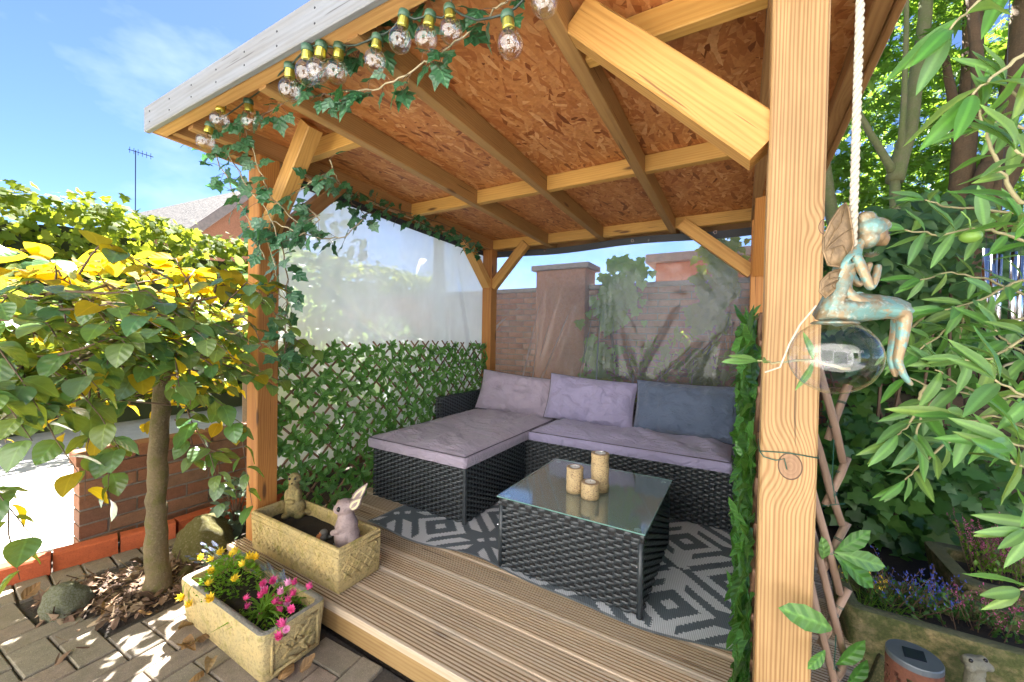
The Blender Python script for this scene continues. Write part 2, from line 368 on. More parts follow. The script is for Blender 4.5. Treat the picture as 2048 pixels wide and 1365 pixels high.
def rattan():
    t = NT('black_rattan'); o = t.obj(); n1 = t.noise(o, 420, 2)
    col = t.mix(n1, (.020,.025,.028), (.046,.055,.062))
    return t.done(t.pbsdf(col, .34, t.bump(n1, .15, .001)))
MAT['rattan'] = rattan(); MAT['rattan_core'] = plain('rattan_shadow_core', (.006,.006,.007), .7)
MAT['steel_black'] = plain('black_powdercoat', (.012,.012,.014), .4)
def fabric(name, c):
    t = NT(name); o = t.obj()
    big = t.noise(o, 5.5, 3, .6, .6); fine = t.noise(t.mapping(o, (1, 1, 1)), 900, 1); cr1 = t.noise(t.mapping(o, (3.0, 9, 5), (0, 0, .5)), 2.4, 4, .55, 1.3)
    col = t.mix(t.n('MapRange', {0: big, 1: .35, 2: .7, 3: 0., 4: .3}).outputs[0], c, tuple(k*.72 for k in c))
    col = t.mix(t.math('MULTIPLY', fine, .25), col, tuple(k*.5 for k in c))
    h = t.math('ADD', t.math('MULTIPLY', cr1, 1.), t.math('MULTIPLY', fine, .02))
    return t.done(t.pbsdf(col, .78, t.bump(h, .75, .03), **{'Sheen Weight': .25, 'Sheen Roughness': .5}))
MAT['fab_mauve'] = fabric('mauve_grey_fabric', (.37,.315,.395))
MAT['fab_mauve2'] = fabric('lilac_grey_fabric', (.33,.30,.46))
MAT['fab_slate'] = fabric('slate_grey_fabric', (.095,.13,.205))
MAT['piping'] = plain('dark_piping', (.07,.06,.075), .8)

def glass(name, tint=(1,1,1), rough=0., ior=1.45, thin=True, fac=.0, milky=(.55,.66,.62), haze=0.):
    t = NT(name)
    fr = t.fres(((ior-1)/(ior+1))**2)
    g = t.n('BsdfGlossy', {'Color': (1,1,1,1), 'Roughness': rough}).outputs[0]
    tr = t.n('BsdfTransparent', {'Color': (*tint, 1)}).outputs[0]
    if haze: tr = t.n('MixShader', {0: haze, 1: tr, 2: t.n('BsdfDiffuse', {'Color': (*milky, 1)}).outputs[0]}).outputs[0]  # pale haze mixed into the glass, standing in for a bright reflection
    return t.done(t.n('MixShader', {0: t.math('MULTIPLY_ADD', fr, 1.0, fac), 1: tr, 2: g}).outputs[0])
MAT['bulb_glass'] = glass('clear_bulb_glass', (.96,.97,.98), .02, 1.5, fac=.06)
MAT['ball_glass'] = glass('clear_ball_glass', (.97,.98,.99), .005, 1.5, fac=.015)
MAT['table_glass'] = glass('green_tinted_table_glass', (.84,.94,.90), .07, 1.5, fac=.10, haze=.16)
MAT['glass_edge'] = plain('glass_edge', (.16,.30,.26), .15)
MAT['brass'] = plain('brass_bulb_cap', (.62,.55,.10), .3, .9)
MAT['cap_steel'] = plain('green_plastic_socket', (.05,.11,.06), .4)
MAT['filament'] = plain('amber_filament', (.22,.12,.035), .7)
MAT['cable'] = plain('dark_cable', (.03,.02,.015), .6)
MAT['rope'] = plain('pale_rope', (.55,.49,.38), .9, 0, .6, 260)
MAT['chrome'] = plain('silver_tube', (.62,.62,.64), .16, 1., 0, 40, .1)
def verdigris():
    t = NT('verdigris_bronze'); o = t.obj(); a = t.noise(o, 42, 5, .65); b = t.noise(o, 150, 3)
    col = t.mix(t.n('MapRange', {0: a, 1: .42, 2: .60}).outputs[0], (.24,.18,.10), (.15,.29,.265))
    col = t.mix(t.n('MapRange', {0: b, 1: .56, 2: .72, 3: 0., 4: .8}).outputs[0], col, (.40,.42,.35))
    return t.done(t.pbsdf(col, .42, t.bump(b, .4, .002), Metallic=.35))
MAT['verdigris'] = verdigris()
MAT['bronze'] = plain('worn_bronze', (.26,.17,.085), .45, .3, .3, 120, .6)
MAT['rust'] = plain('rusty_steel', (.12,.040,.020), .8, .1, .5, 120, .6)
MAT['solar'] = plain('solar_top_plastic', (.07,.085,.10), .35)
MAT['solar_cell'] = plain('solar_cell', (.012,.016,.028), .12)
def tarp(name, milk, milkcol, rough, gloss=.8):
    t = NT(name); o = t.obj()
    n1 = t.noise(t.mapping(o, (1.2, 1.2, .7)), 1.6, 4, .6)
    fr = t.fres(.035)
    gl = t.n('BsdfGlossy', {'Color': (1,1,1,1), 'Roughness': rough}).outputs[0]
    df = t.n('BsdfDiffuse', {'Color': (*milkcol, 1)}).outputs[0]; tl = t.n('BsdfTranslucent', {'Color': (*milkcol, 1)}).outputs[0]
    ml = t.n('MixShader', {0: .6, 1: df, 2: tl}).outputs[0]
    tr = t.n('BsdfTransparent', {'Color': (.97,.98,.99,1)}).outputs[0]
    bl = t.n('BsdfRefraction', {'Color': (.97,.98,.99,1), 'Roughness': .22, 'IOR': 1.001}).outputs[0]
    tr = t.n('MixShader', {0: .55, 1: tr, 2: bl}).outputs[0]      # hazy plastic scatters what lies behind
    grid = t.n('TexBrick', {'Vector': t.mapping(o, (1,1,1)), 'Scale': 90.})
    mk = t.n('MapRange', {0: n1, 1: .3, 2: .75, 3: milk*.75, 4: min(.97, milk*1.2)}).outputs[0]
    ge = t.n('NewGeometry'); cs = t.math('MAXIMUM', t.math('ABSOLUTE', t.n('VectorMath', {0: ge.outputs['Normal'], 1: ge.outputs['Incoming']}, operation='DOT_PRODUCT').outputs['Value']), .12)
    mk = t.math('SUBTRACT', 1., t.math('POWER', t.math('SUBTRACT', 1., mk), t.math('DIVIDE', .85, cs)))     # a slanting fold is seen through more plastic
    a = t.n('MixShader', {0: mk, 1: tr, 2: ml}).outputs[0]
    return t.done(t.n('MixShader', {0: t.math('MULTIPLY_ADD', fr, gloss, .0), 1: a, 2: gl}).outputs[0])
MAT['tarp_left'] = tarp('milky_clear_sheeting', .80, (.92,.95,.985), .22, .5)
MAT['tarp_back'] = tarp('creased_clear_sheeting', .24, (.86,.87,.90), .10, .55)
MAT['hem'] = plain('dark_grey_hem', (.045,.048,.055), .7)

MAT['beech'] = leafmat('beech_leaf', [(.045,.125,.036), (.068,.17,.042), (.058,.14,.055), (.11,.20,.034), (.07,.14,.075), (.17,.23,.035)], (.45,.52,.04), .26, .27, 26., .7, .16)
MAT['beech_sunlit'] = leafmat('beech_leaf_sunlit', [(.24,.20,.02), (.36,.26,.02), (.16,.17,.02), (.40,.24,.02)], (.85,.62,.02), .55, .7, 26., .12, .2)  # yellow of sun shining through the leaves, put into their colour
MAT['ivy_plastic'] = leafmat('artificial_ivy_leaf', [(.020,.085,.036), (.034,.115,.048), (.075,.19,.095), (.026,.095,.038), (.15,.26,.18)], (.10,.34,.08), .25, .38, 20., .6)
MAT['laurel'] = leafmat('artificial_laurel_leaf', [(.045,.145,.028), (.07,.20,.035), (.095,.25,.048), (.18,.33,.11)], (.25,.48,.06), .3, .34, 30.)
MAT['laurel_r'] = leafmat('artificial_box_leaf', [(.035,.125,.028), (.055,.17,.03), (.075,.21,.04), (.05,.13,.05)], (.22,.48,.06), .3, .36, 30.)
MAT['olive'] = leafmat('olive_leaf', [(.065,.20,.035), (.10,.25,.05), (.13,.28,.085), (.17,.27,.06), (.08,.20,.075)], (.38,.55,.08), .3, .36, 0.01)
MAT['maple'] = leafmat('maple_leaf', [(.045,.13,.018), (.065,.165,.022), (.09,.20,.025), (.13,.24,.03)], (.36,.56,.05), .42, .5)
MAT['hedge'] = leafmat('hedge_ivy_leaf', [(.05,.10,.015), (.09,.15,.02), (.14,.19,.025), (.17,.19,.02), (.06,.11,.02)], (.55,.62,.04), .42, .7, None, .12)
MAT['shrub'] = leafmat('shrub_leaf', [(.04,.10,.03), (.06,.13,.04), (.09,.17,.05)], (.35,.5,.1), .35, .45)
MAT['dark_ivy'] = leafmat('ground_ivy_leaf', [(.028,.09,.02), (.042,.125,.026), (.065,.17,.03), (.10,.21,.04)], (.2,.42,.05), .28, .4)
MAT['bark'] = stone('smooth_bark', (.16,.115,.055), (.10,.075,.035), (.21,.165,.10), 1.5, .6, moss=(.15,.13,.035), moss_amt=.5)
MAT['bark_green'] = stone('green_maple_bark', (.115,.14,.04), (.15,.14,.06), (.18,.17,.09), 1.2, .5)
MAT['bark_brown'] = stone('brown_bark', (.12,.07,.032), (.085,.055,.025), (.15,.10,.05), 1.6, .8)
MAT['twig'] = plain('brown_twig', (.14,.085,.05), .8)
MAT['twig_pale'] = plain('pale_twig', (.40,.33,.20), .7)
MAT['olive_twig'] = plain('olive_twig', (.38,.33,.17), .7)
MAT['wire'] = plain('green_tie_wire', (.02,.10,.07), .4)

# ------------------------------------------------------------------ leaves
def simple_leaf(prof, mat, fold=.18, curl=.12, wave=.0, name='leaf', pet=.0):
    """prof: [(x, halfwidth)] along unit length; midrib fold and curl"""
    b = MB(); vs = []; g = []
    for i, (x, h) in enumerate(prof):
        z = -curl*x*x + .04*math.sin(x*5)
        wv = wave*math.sin(i*2.1)
        for s_ in (-1, 0, 1):
            vs.append((x, s_*h, z + abs(s_)*fold*h + s_*wv)); g.append((x, s_*h, 0))
    fs = []
    for i in range(len(prof)-1):
        fs += [(3*i, 3*i+3, 3*i+4, 3*i+1), (3*i+1, 3*i+4, 3*i+5, 3*i+2)]
    b.add(vs, fs, g)
    if pet:
        b.tube([(-pet, 0, .02), (0, 0, 0)], .012, 3, cap=False)
    return b.mesh(name, mat, smooth=True)
def lobed_leaf(pts, mat, cup=.12, name='leaf'):
    """pts: right half outline from base to tip; fan round the midpoint"""
    b = MB(); out = list(pts) + [(x, -y) for x, y in reversed(pts[1:-1])]
    c = (.32, 0, 0); vs = [c]; g = [(.32, 0, 0)]
    for x, y in out:
        r = math.hypot(x-.32, y); vs.append((x, y, -cup*r*r + .08*abs(y) + random.uniform(-.03, .03))); g.append((x, y, 0))
    n = len(out); b.add(vs, [(0, 1+(i+1) % n, 1+i) for i in range(n)][::-1], g)
    b.f = [f[::-1] for f in b.f]
    return b.mesh(name, mat, smooth=False)
BEECH = [(0,.0),(.06,.18),(.18,.32),(.34,.39),(.5,.385),(.66,.32),(.81,.21),(.93,.09),(1,0)]
LAUREL = [(0,.0),(.1,.09),(.3,.19),(.55,.235),(.78,.16),(.92,.06),(1,0)]
OLIVE = [(0,.0),(.1,.045),(.25,.09),(.45,.115),(.65,.10),(.85,.055),(1,0)]
IVY = [(0,0),(-.14,.24),(.08,.56),(.26,.34),(.50,.44),(.64,.22),(1.02,0)]
MAPLE = [(0,0),(-.18,.36),(.10,.16),(.05,.58),(.26,.17),(.42,.52),(.42,.13),(1.0,0)]
def frame(pos, d, nrm, s, roll=0.):
    d = Vector(d).normalized(); nrm = Vector(nrm); y = nrm.cross(d)
    if y.length < 1e-4: y = Vector((.3,.8,.2)).cross(d)
    y.normalize(); z = d.cross(y)
    if roll: 
        q = Matrix.Rotation(roll, 3, d); y = q @ y; z = q @ z
    m_ = Matrix((d*s, y*s, z*s)).transposed().to_4x4(); m_.translation = Vector(pos); return m_
def merged(name, meshes, T, mat, parent):
    """many leaves joined in one mesh, a random number stored per leaf"""
    V = []; F = []; G = []; RN = []; off = 0
    arr = []
    for me in meshes:
        v = np.empty(len(me.vertices)*3, np.float32); me.vertices.foreach_get('co', v)
        g = np.empty(len(me.vertices)*3, np.float32); me.attributes['gr'].data.foreach_get('vector', g)
        arr.append((v.reshape(-1, 3), g.reshape(-1, 3), [tuple(p.vertices) for p in me.polygons]))
    pl = wloc(parent) if parent is not None else Vector((0, 0, 0))
    for i, t in enumerate(T):
        v, g, f = arr[i % len(arr)]; m_ = np.array(t)
        V.append(v @ m_[:3, :3].T + m_[:3, 3] - np.array(pl)); G.append(g); F += [tuple(k+off for k in q) for q in f]
        RN.append(np.full(len(v), random.random(), np.float32)); off += len(v)
    me = bpy.data.meshes.new(name); me.from_pydata(np.concatenate(V).tolist(), [], F); me.materials.append(mat)
    me.attributes.new('gr', 'FLOAT_VECTOR', 'POINT').data.foreach_set('vector', np.concatenate(G).astype(np.float32).ravel())
    me.attributes.new('rnd', 'FLOAT', 'POINT').data.foreach_set('value', np.concatenate(RN))
    me.polygons.foreach_set('use_smooth', [True]*len(me.polygons)); me.update()
    o = bpy.data.objects.new(name, me); COL.objects.link(o)
    if parent is not None: o.parent = parent
    return o
def leafset(parent, T, meshes, mat, limit=300, name='leaf', rest='foliage'):
    """the leaves that show largest are objects of their own, the rest one part"""
    def key(t):
        p = t.translation - O; dp = p.dot(CF)
        if dp < .05: return 1e9
        x, y = p.dot(CR)/dp, p.dot(CU)/dp
        return dp + (100 if abs(x) > 1.36 or abs(y) > .92 else 0)
    T = sorted(T, key=key)
    for i, t in enumerate(T[:limit]): link(name, meshes[i % len(meshes)], parent, t)
    if len(T) > limit: stuff(merged(rest, meshes, T[limit:], mat, parent))
def rv(a=1.): return Vector((random.uniform(-a,a), random.uniform(-a,a), random.uniform(-a,a)))

# ------------------------------------------------------------------ ground
b = MB(); n_ = 60
b.add([(-120,-120,-.035),(120,-120,-.035),(120,120,-.035),(-120,120,-.035)], [(0,1,2,3)])
struct(b.build('ground', MAT['earth']))
b = MB(); b.add([(-14,-4,.004),(-3.02,-4,.004),(-3.02,9,.004),(-14,9,.004)], [(0,1,2,3)])
struct(b.build('driveway', MAT['concrete']))
# block paving, herringbone, each block a piece
bed_px = [(84,1222),(98,1252),(185,1228),(214,1252),(255,1240),(340,1205),(420,1178),(470,1120),(440,1085),(330,1128),(180,1162),(95,1186),(60,1208)]
BED = [onz(x, y, 0) for x, y in bed_px]
def in_poly(x, y, P):
    c = False; j = len(P)-1
    for i in range(len(P)):
        if ((P[i].y > y) != (P[j].y > y)) and (x < (P[j].x-P[i].x)*(y-P[i].y)/(P[j].y-P[i].y)+P[i].x): c = not c
        j = i
    return c
b = MB(); b.add([(-2.82,-3,-.016),(2.5,-3,-.016),(2.5,.955,-.016),(-2.82,.955,-.016)], [(0,1,2,3)])
paving = struct(b.build('paving', MAT['sand']))
def paver_mesh(lx, ly):
    q = MB(); e = .0025; c = .004; x, y = lx/2-e, ly/2-e
    r0 = [(-x,-y,-.05),(x,-y,-.05),(x,y,-.05),(-x,y,-.05)]; r1 = [(p[0],p[1],-c) for p in r0]; r2 = [(p[0]*(1-c/x),p[1]*(1-c/y),0) for p in r0]
    fs = [(8,9,10,11)] + [(i,(i+1)%4,4+(i+1)%4,4+i) for i in range(4)] + [(4+i,4+(i+1)%4,8+(i+1)%4,8+i) for i in range(4)]
    q.add(r0+r1+r2, fs); return q.mesh('paver', MAT['paver'])
PH, PV, PK = paver_mesh(.2,.1), paver_mesh(.1,.2), paver_mesh(.2,.1)
A0 = R(3); ca, sa = math.cos(A0), math.sin(A0); o0 = Vector((-1.93, .60, 0))
for i in range(-40, 41):
    for j in range(-20, 21):
        bx, by = (i + 2*j)*.1, (i - 2*j)*.1
        for k, (dx, dy, me) in enumerate(((.1,.05,PH), (.05,.2,PV))):
            x, y = bx+dx, by+dy; X = o0.x + x*ca - y*sa; Y = o0.y + x*sa + y*ca
            if X < -2.52 or X > .45 or Y < -.25 or Y > (.90 if k == 0 else .86): continue
            if in_poly(X, Y, BED): continue
            m4 = Matrix.Translation((X, Y, random.uniform(-.0035, .002))) @ Matrix.Rotation(A0 + R(random.uniform(-.6,.6)), 4, 'Z') @ Matrix.Rotation(R(random.uniform(-.7,.7)), 4, 'X')
            link('paver', me, paving, m4)
for k in range(12):                                       # header course along the red edging
    Y = .02 + k*.102; p = Vector((-2.70 + .02*math.sin(k), Y, 0))
    if in_poly(p.x+.03, p.y, BED) : continue
    link('paver', PK, paving, Matrix.Translation((-2.712 + .012*(k % 3), Y, random.uniform(-.004,.002))) @ Matrix.Rotation(R(-4+random.uniform(-1,1)), 4, 'Z'))
# planting bed with bark mulch
b = MB(); cx = sum((p.x for p in BED))/len(BED); cy = sum((p.y for p in BED))/len(BED)
def grow(P, k): return [Vector((cx+(p.x-cx)*k, cy+(p.y-cy)*k, 0)) for p in P]
ring = [grow(BED, k) for k in (1.05, .9, .6, .3)]
vs = []; 
for q, z in zip(ring, (-.014, -.008, .006, .012)):
    vs += [(p.x, p.y, z+random.uniform(-.004,.004)) for p in q]
n_ = len(BED); vs.append((cx, cy, .012)); fs = []
for r_ in range(3):
    for i in range(n_): fs.append((r_*n_+i, r_*n_+(i+1)%n_, (r_+1)*n_+(i+1)%n_, (r_+1)*n_+i))
for i in range(n_): fs.append((3*n_+i, 3*n_+(i+1)%n_, 4*n_))
b.add(vs, fs); bed = struct(b.build('planting_bed', MAT['earth'], smooth=True))
chip = [simple_leaf([(0,.05),(.3,.16),(.7,.14),(1,.06)], MAT['mulch'], -.3, .25, .03, 'chip'), simple_leaf([(0,.03),(.5,.06),(1,.03)], MAT['mulch'], .2, -.3, .02, 'chip'),
        simple_leaf([(0,.1),(.4,.3),(.8,.22),(1,.05)], MAT['mulch'], .3, .3, .04, 'chip')]
T = []
xs = [p.x for p in BED]; ys = [p.y for p in BED]
while len(T) < 1700:
    x, y = random.uniform(min(xs)-.03, max(xs)+.03), random.uniform(min(ys)-.02, max(ys)+.02)
    if not in_poly(x, y, BED): 
        if random.random() > .02: continue
    T.append(frame((x, y, random.uniform(.004, .024)), (random.uniform(-1,1), random.uniform(-1,1), random.uniform(-.25,.35)), (random.uniform(-.5,.5), random.uniform(-.5,.5), 1), random.choice((.018,.025,.03,.045,.06))))
o = merged('bark_mulch', chip, T, MAT['mulch'], None); stuff(o)

# ------------------------------------------------------------------ brickwork
def brick_mesh(l, w, h, mat, name='brick', jit=.0):
    q = MB(); c = .004; q.beam((-l/2,0,0), (l/2,0,0), w, h, (0,0,1), c); return q.mesh(name, mat)
def brick_wall(root, p0, dirv, length, courses, mat, mortar, thick=.10, L=.215, H=.065, J=.010, limit=300, hole=None, start=0, z0=0.):
    """running bond; mortar core recessed behind separate bricks"""
    dirv = Vector(dirv).normalized(); nrm = dirv.cross(Vector((0,0,1)))
    p0 = Vector(p0); hh = courses*(H+J)
    c = MB(); q0 = p0 + Vector((0,0,z0+hh/2)); c.beam(q0+dirv*.004, q0 + dirv*(length-.004), thick-.014, hh-.004, (0,0,1), 0); c.build('mortar', mortar, root)
    full = brick_mesh(L, thick, H, mat); half = brick_mesh(L/2-J/2, thick, H, mat); rest = []
    rot = Matrix((dirv, Vector((0,0,1)).cross(dirv), Vector((0,0,1)))).transposed().to_4x4(); items = []
    for k in range(courses):
        x = 0.; z = z0 + k*(H+J) + H/2 + J/2; first = True
        while x < length-.05:
            me, l = (half, L/2-J/2) if (first and k % 2) else (full, L)
            if x + l > length + .01: me, l = half, L/2-J/2
            if x + l > length + .02: break
            first = False; p = p0 + dirv*(x+l/2) + Vector((0,0,z)) + nrm*random.uniform(-.003,.003); x += l + J
            items.append((me, Matrix.Translation(p) @ rot @ Matrix.Rotation(R(random.uniform(-.8,.8)), 4, 'X') @ Matrix.Rotation(R(random.uniform(-.5,.5)), 4, 'Y')))
    items.sort(key=lambda t: (t[1].translation-O).length)
    for me, m4 in items[:limit]: link('brick', me, root, m4)
    if len(items) > limit:
        fullr = [m4 for me, m4 in items[limit:]]
        stuff(merged('brickwork', [full], fullr, mat, root))
wz = onx(300, 880, -2.86).z
lw = thing('low_brick_wall', 'low old brick wall behind the slim tree trunk', 'wall', (-2.91, .62, 0))
ncr = 6
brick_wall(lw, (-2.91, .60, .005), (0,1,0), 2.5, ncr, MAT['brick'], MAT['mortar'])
q = MB()
for k in range(21): 
    q2 = MB(); y = .64 + k*.118; q2.beam((-2.97, y, .005+ncr*.075+.036), (-2.85, y, .005+ncr*.075+.036), .105, .066, (0,0,1), .006); q2.build('coping_brick', MAT['brick'], lw)
ed = thing('brick_edging', 'red painted brick edging at the foot of the low wall', 'edging', (-2.82, .3, 0))
for k in range(9):
    y = -.38 + k*.222; x = -2.86 + .12*max(0, min(1, (y-.35)/.55))
    q = MB(); q.beam((x, y, .035), (x+(.048 if .1 < y < .8 else 0), y+.212, .035+random.uniform(-.003,.003)), .075, .095, (0,0,1), .007); q.build('brick', MAT['edging'], ed)
# garden wall behind the gazebo (seen through the sheeting), with a capped pier and a higher stretch
gw = thing('garden_wall', 'tall red brick garden wall with capped pier behind the gazebo', 'wall', (-2, 4.6, 0))
top = ony(1030, 577, 4.5).z; nc = int((top)/.075)
brick_wall(gw, (-6.2, 4.6, 0), (1,0,0), 9.2, nc, MAT['brick_far'], MAT['mortar'])
pa, pb = ony(1078, 545, 4.5), ony(1176, 545, 4.5)
q = MB(); q.box((pa.x, 4.42, .0), (pb.x, 4.78, pa.z+.0), bev=.01); q.build('pier', MAT['brick_far'], gw)
q = MB(); q.box((pa.x-.05, 4.37, pa.z), (pb.x+.05, 4.83, pa.z+.06), bev=.015); q.build('pier_cap', MAT['coping'], gw)
q = MB(); q.box((-6.2, 4.53, nc*.075+.002), (pa.x-.003, 4.67, nc*.075+.05), bev=.01); q.build('coping', MAT['coping'], gw)
q = MB(); q.box((pb.x+.003, 4.53, nc*.075+.002), (3.0, 4.67, nc*.075+.05), bev=.01); q.build('coping', MAT['coping'], gw)
# outbuilding behind the wall on the right
hz = ony(1400, 512, 5.6).z
ob = thing('outbuilding', 'red brick outbuilding rising above the garden wall', 'building', (0, 6, 0))
q = MB(); q.box((ony(1312, 520, 5.6).x, 5.6, 0), (4.5, 8.5, hz-.06)); q.build('wall', MAT['brick_far'], ob)
q = MB(); q.box((ony(1312, 520, 5.6).x-.12, 5.48, hz-.058), (4.6, 8.6, hz+.05), bev=.02); q.build('roof_slab', MAT['coping'], ob)

# ------------------------------------------------------------------ house far left behind the hedge
A = ond(500, 377, 13.); B = onz(268, 428, A.z); rd = (B-A); rd.z = 0; rlen = rd.length; rd.normalize()
def onplane(px, py, p, n): d = ray(px, py); return O + d*((p-O).dot(n)/d.dot(n))
E1 = onplane(385, 455, A, rd); side = (E1-A); side.z = 0; sw = side.length; side.normalize(); drop = A.z-E1.z
hs = thing('brick_house', 'red brick house with grey tiled gable roof beyond the hedge', 'house', (A.x, A.y, 0))
rl = min(rlen, 22)
pts = [A, A+side*sw+Vector((0,0,-drop)), A-side*sw+Vector((0,0,-drop))]
q = MB()
for s_ in (1, -1):
    e = A + side*(s_*sw) + Vector((0,0,-drop)); th = Vector((0,0,-.12))
    q.hexa([A+th, e+th, e+rd*rl+th, A+rd*rl+th, A, e, e+rd*rl, A+rd*rl])
tm = NT('grey_roof_tiles'); o_ = tm.n('NewGeometry').outputs['Position']; n1 = tm.noise(o_, 7, 5, .7); n2 = tm.noise(o_, 2.0, 3)
tc_ = tm.mix(tm.n('MapRange', {0: n1, 1: .35, 2: .65}).outputs[0], (.055,.05,.045), (.14,.12,.105))
MAT['roof'] = tm.done(tm.pbsdf(tc_, .9, tm.bump(n1, .8, .05)))
q.build('roof', MAT['roof'], hs)
q = MB(); inn = rd*.15
g0 = A+inn+Vector((0,0,-.15)); e1 = A+side*(sw*.93)+Vector((0,0,-drop*.93-.15))+inn; e2 = A-side*(sw*.93)+Vector((0,0,-drop*.93-.15))+inn
def dn(p): return Vector((p.x, p.y, 0))
q.add([dn(e1), dn(e2), e2, g0, e1, dn(e1)+rd*rl, dn(e2)+rd*rl, e2+rd*rl, g0+rd*rl, e1+rd*rl], [(0,1,2,3,4), (9,8,7,6,5), (0,4,9,5), (1,6,7,2)])
q.build('wall', MAT['brick_far'], hs)
for s_ in (1, -1):
    q = MB(); e = A + side*(s_*sw) + Vector((0,0,-drop)); q.beam(A-rd*.06+Vector((0,0,-.12)), e-rd*.06+Vector((0,0,-.12)), .06, .26, (0,0,1), .01); q.build('bargeboard', MAT['coping'], hs)
ap = A + rd*(rl*.985)
ae = thing('tv_aerial', 'thin television aerial on a pole above the house roof', 'aerial', (ap.x, ap.y, ap.z-.3))
dd = (ap-O).length; hA = (ap.z + (428-340)/FPX*dd)
q = MB(); q.tube([(ap.x,ap.y,ap.z-.2), (ap.x,ap.y,hA)], .017, 6); q.build('pole', MAT['steel_black'], ae)
q = MB(); bx = Vector((ap.x, ap.y, hA-.05)); dr = (CR*.9 - Vector((0,0,.28))).normalized()
q.tube([bx-dr*.3, bx+dr*.75], .016, 6)
for k in range(6): c_ = bx + dr*(-.25+.18*k); q.tube([c_-CU*.12, c_+CU*.12], .009, 5)
q.build('antenna', MAT['steel_black'], ae)

# ------------------------------------------------------------------ gazebo
XL, XR, YF, YB, PW = -2.1306, .0422, 1.022, 3.0677, .1
gz = thing('gazebo', 'timber gazebo with strand board roof and angled corner braces', 'gazebo', (-1.0, 2.0, ZD))
def part(name, mat, f, parent=gz, **k):
    q = MB(); f(q); return q.build(name, MAT[mat], parent, **k)
for nm, x, y, mt in (('post', XL, YF, 'post'), ('post', XL, YB, 'post'), ('post', XR, YB, 'post'), ('post', XR, YF, 'near_post')):
    part(nm, mt, lambda q: q.beam((x+PW/2, y+PW/2, ZD+.002), (x+PW/2, y+PW/2, zroof(y+PW/2)-.001), PW, PW, (0,1,0), .004, go=(0., .12, .03) if mt == 'near_post' else None))
# side plates on the posts (under the rafters' ends), front and rear edge timbers
Y0r, Y1r = .715, 3.36; XLr, XRr = -2.292, .34
RH, RW = .095, .046
def sloped(q, x, y0, y1, w, h, zoff, bev=.003):
    q.beam((x, y0, zroof(y0)+zoff+h/2), (x, y1, zroof(y1)+zoff+h/2), w, h, (0,0,1), bev)
part('side_plate', 'plate', lambda q: sloped(q, XL+PW/2+.008, Y0r+.05, Y1r-.05, RW, RH, .0))
part('side_plate', 'plate', lambda q: sloped(q, XR+PW/2-.03, Y0r+.05, Y1r-.05, RW, RH, .0))
RX = [-1.50, -1.01, -.465]
for x in RX: part('rafter', 'rafter', lambda q: sloped(q, x+.0, Y0r+.05, Y1r-.05, RW, RH, .0))
edges = [XL+PW/2+.008, *RX, XR+PW/2-.03]
for yn in (1.20, 2.075, 3.14):
    for kb, (a, b_) in enumerate(zip(edges[:-1], edges[1:])):
        if yn < 1.5 and kb in (1, 2): continue
        part('noggin', 'noggin', lambda q: q.beam((a+RW/2+.001, yn, zroof(yn)+RH*.5+.006), (b_-RW/2-.001, yn, zroof(yn)+RH*.5+.006), RW, RH-.012, (0,0,1), .003))
for x in (XLr+.045, XRr-.045): part('edge_rafter', 'plate', lambda q: sloped(q, x, Y0r+.05, Y1r-.05, RW, .07, .022))
for x, x2 in ((XLr+.068, XL+PW/2-.018),):
    for yn in (1.4, 2.4): part('outrigger', 'plate', lambda q: q.beam((x+.001, yn, zroof(yn)+.062), (x2-.001, yn, zroof(yn)+.062), RW, .065))
def osbsheet(q):
    z0, z1 = zroof(.70)+RH+.001, zroof(Y1r)+RH+.001; t_ = .018
    q.hexa([(XLr+.022,.74,z0),(XRr-.022,.74,z0),(XRr-.022,Y1r,z1),(XLr+.022,Y1r,z1),(XLr+.022,.74,z0+t_),(XRr-.022,.74,z0+t_),(XRr-.022,Y1r,z1+t_),(XLr+.022,Y1r,z1+t_)])
part('roof_board', 'osb', osbsheet)
MAT['felt'] = plain('roof_felt', (.05,.055,.05), .95, 0, .8, 200)
def felt(q):
    z0, z1 = zroof(.69)+RH+.0205, zroof(Y1r)+RH+.0205
    q.hexa([(XLr+.02,.74,z0),(XRr-.02,.74,z0),(XRr-.02,Y1r,z1),(XLr+.02,Y1r,z1),(XLr+.02,.74,z0+.004),(XRr-.02,.74,z0+.004),(XRr-.02,Y1r,z1+.004),(XLr+.02,Y1r,z1+.004)])
part('roof_felt', 'felt', felt)
# weathered front fascia with a slightly skewed line, soffit timber behind it
zf = 1.16+.865; fx0, fx1 = -2.292, .345; fy0, fy1 = .676, .725
def fas(q):
    q.beam((fx0, fy0+.011, zf+.054), (fx1, fy1+.011, zf+.054), .022, .108, (0,0,1), .003, nseg=1)
part('front_fascia', 'fascia', fas)
part('soffit_beam', 'soffit', lambda q: q.beam((fx0+.022, fy0+.05, zf+.036), (fx1-.022, fy1+.05, zf+.036), .05, .06, (0,0,1), .003))
for x in (XLr+.011, XRr-.011): part('side_fascia', 'plate', lambda q: q.beam((x, .705, zroof(.7)+.062), (x, Y1r, zroof(Y1r)+.062), .02, .11, (0,0,1), .003))
part('rear_fascia', 'plate', lambda q: q.beam((XLr+.022, Y1r-.012, zroof(Y1r)+.058), (XRr-.022, Y1r-.012, zroof(Y1r)+.058), .02, .1))
nail = MB()
for k in range(14):
    x = fx0+.06+k*.19; yy = fy0 + (fy1-fy0)*(x-fx0)/(fx1-fx0)
    for dz in (.03, .075):
        q = MB(); q.tube([(x, yy-.0015, zf+dz), (x, yy+.004, zf+dz)], .0032, 6); q.build('nail', MAT['steel_black'], gz)
# braces
def brace(p0, p1, w, h, up, mat='brace'): part('brace', mat, lambda q: q.beam(p0, p1, w, h, up, .004))
cz = lambda y: zroof(y)
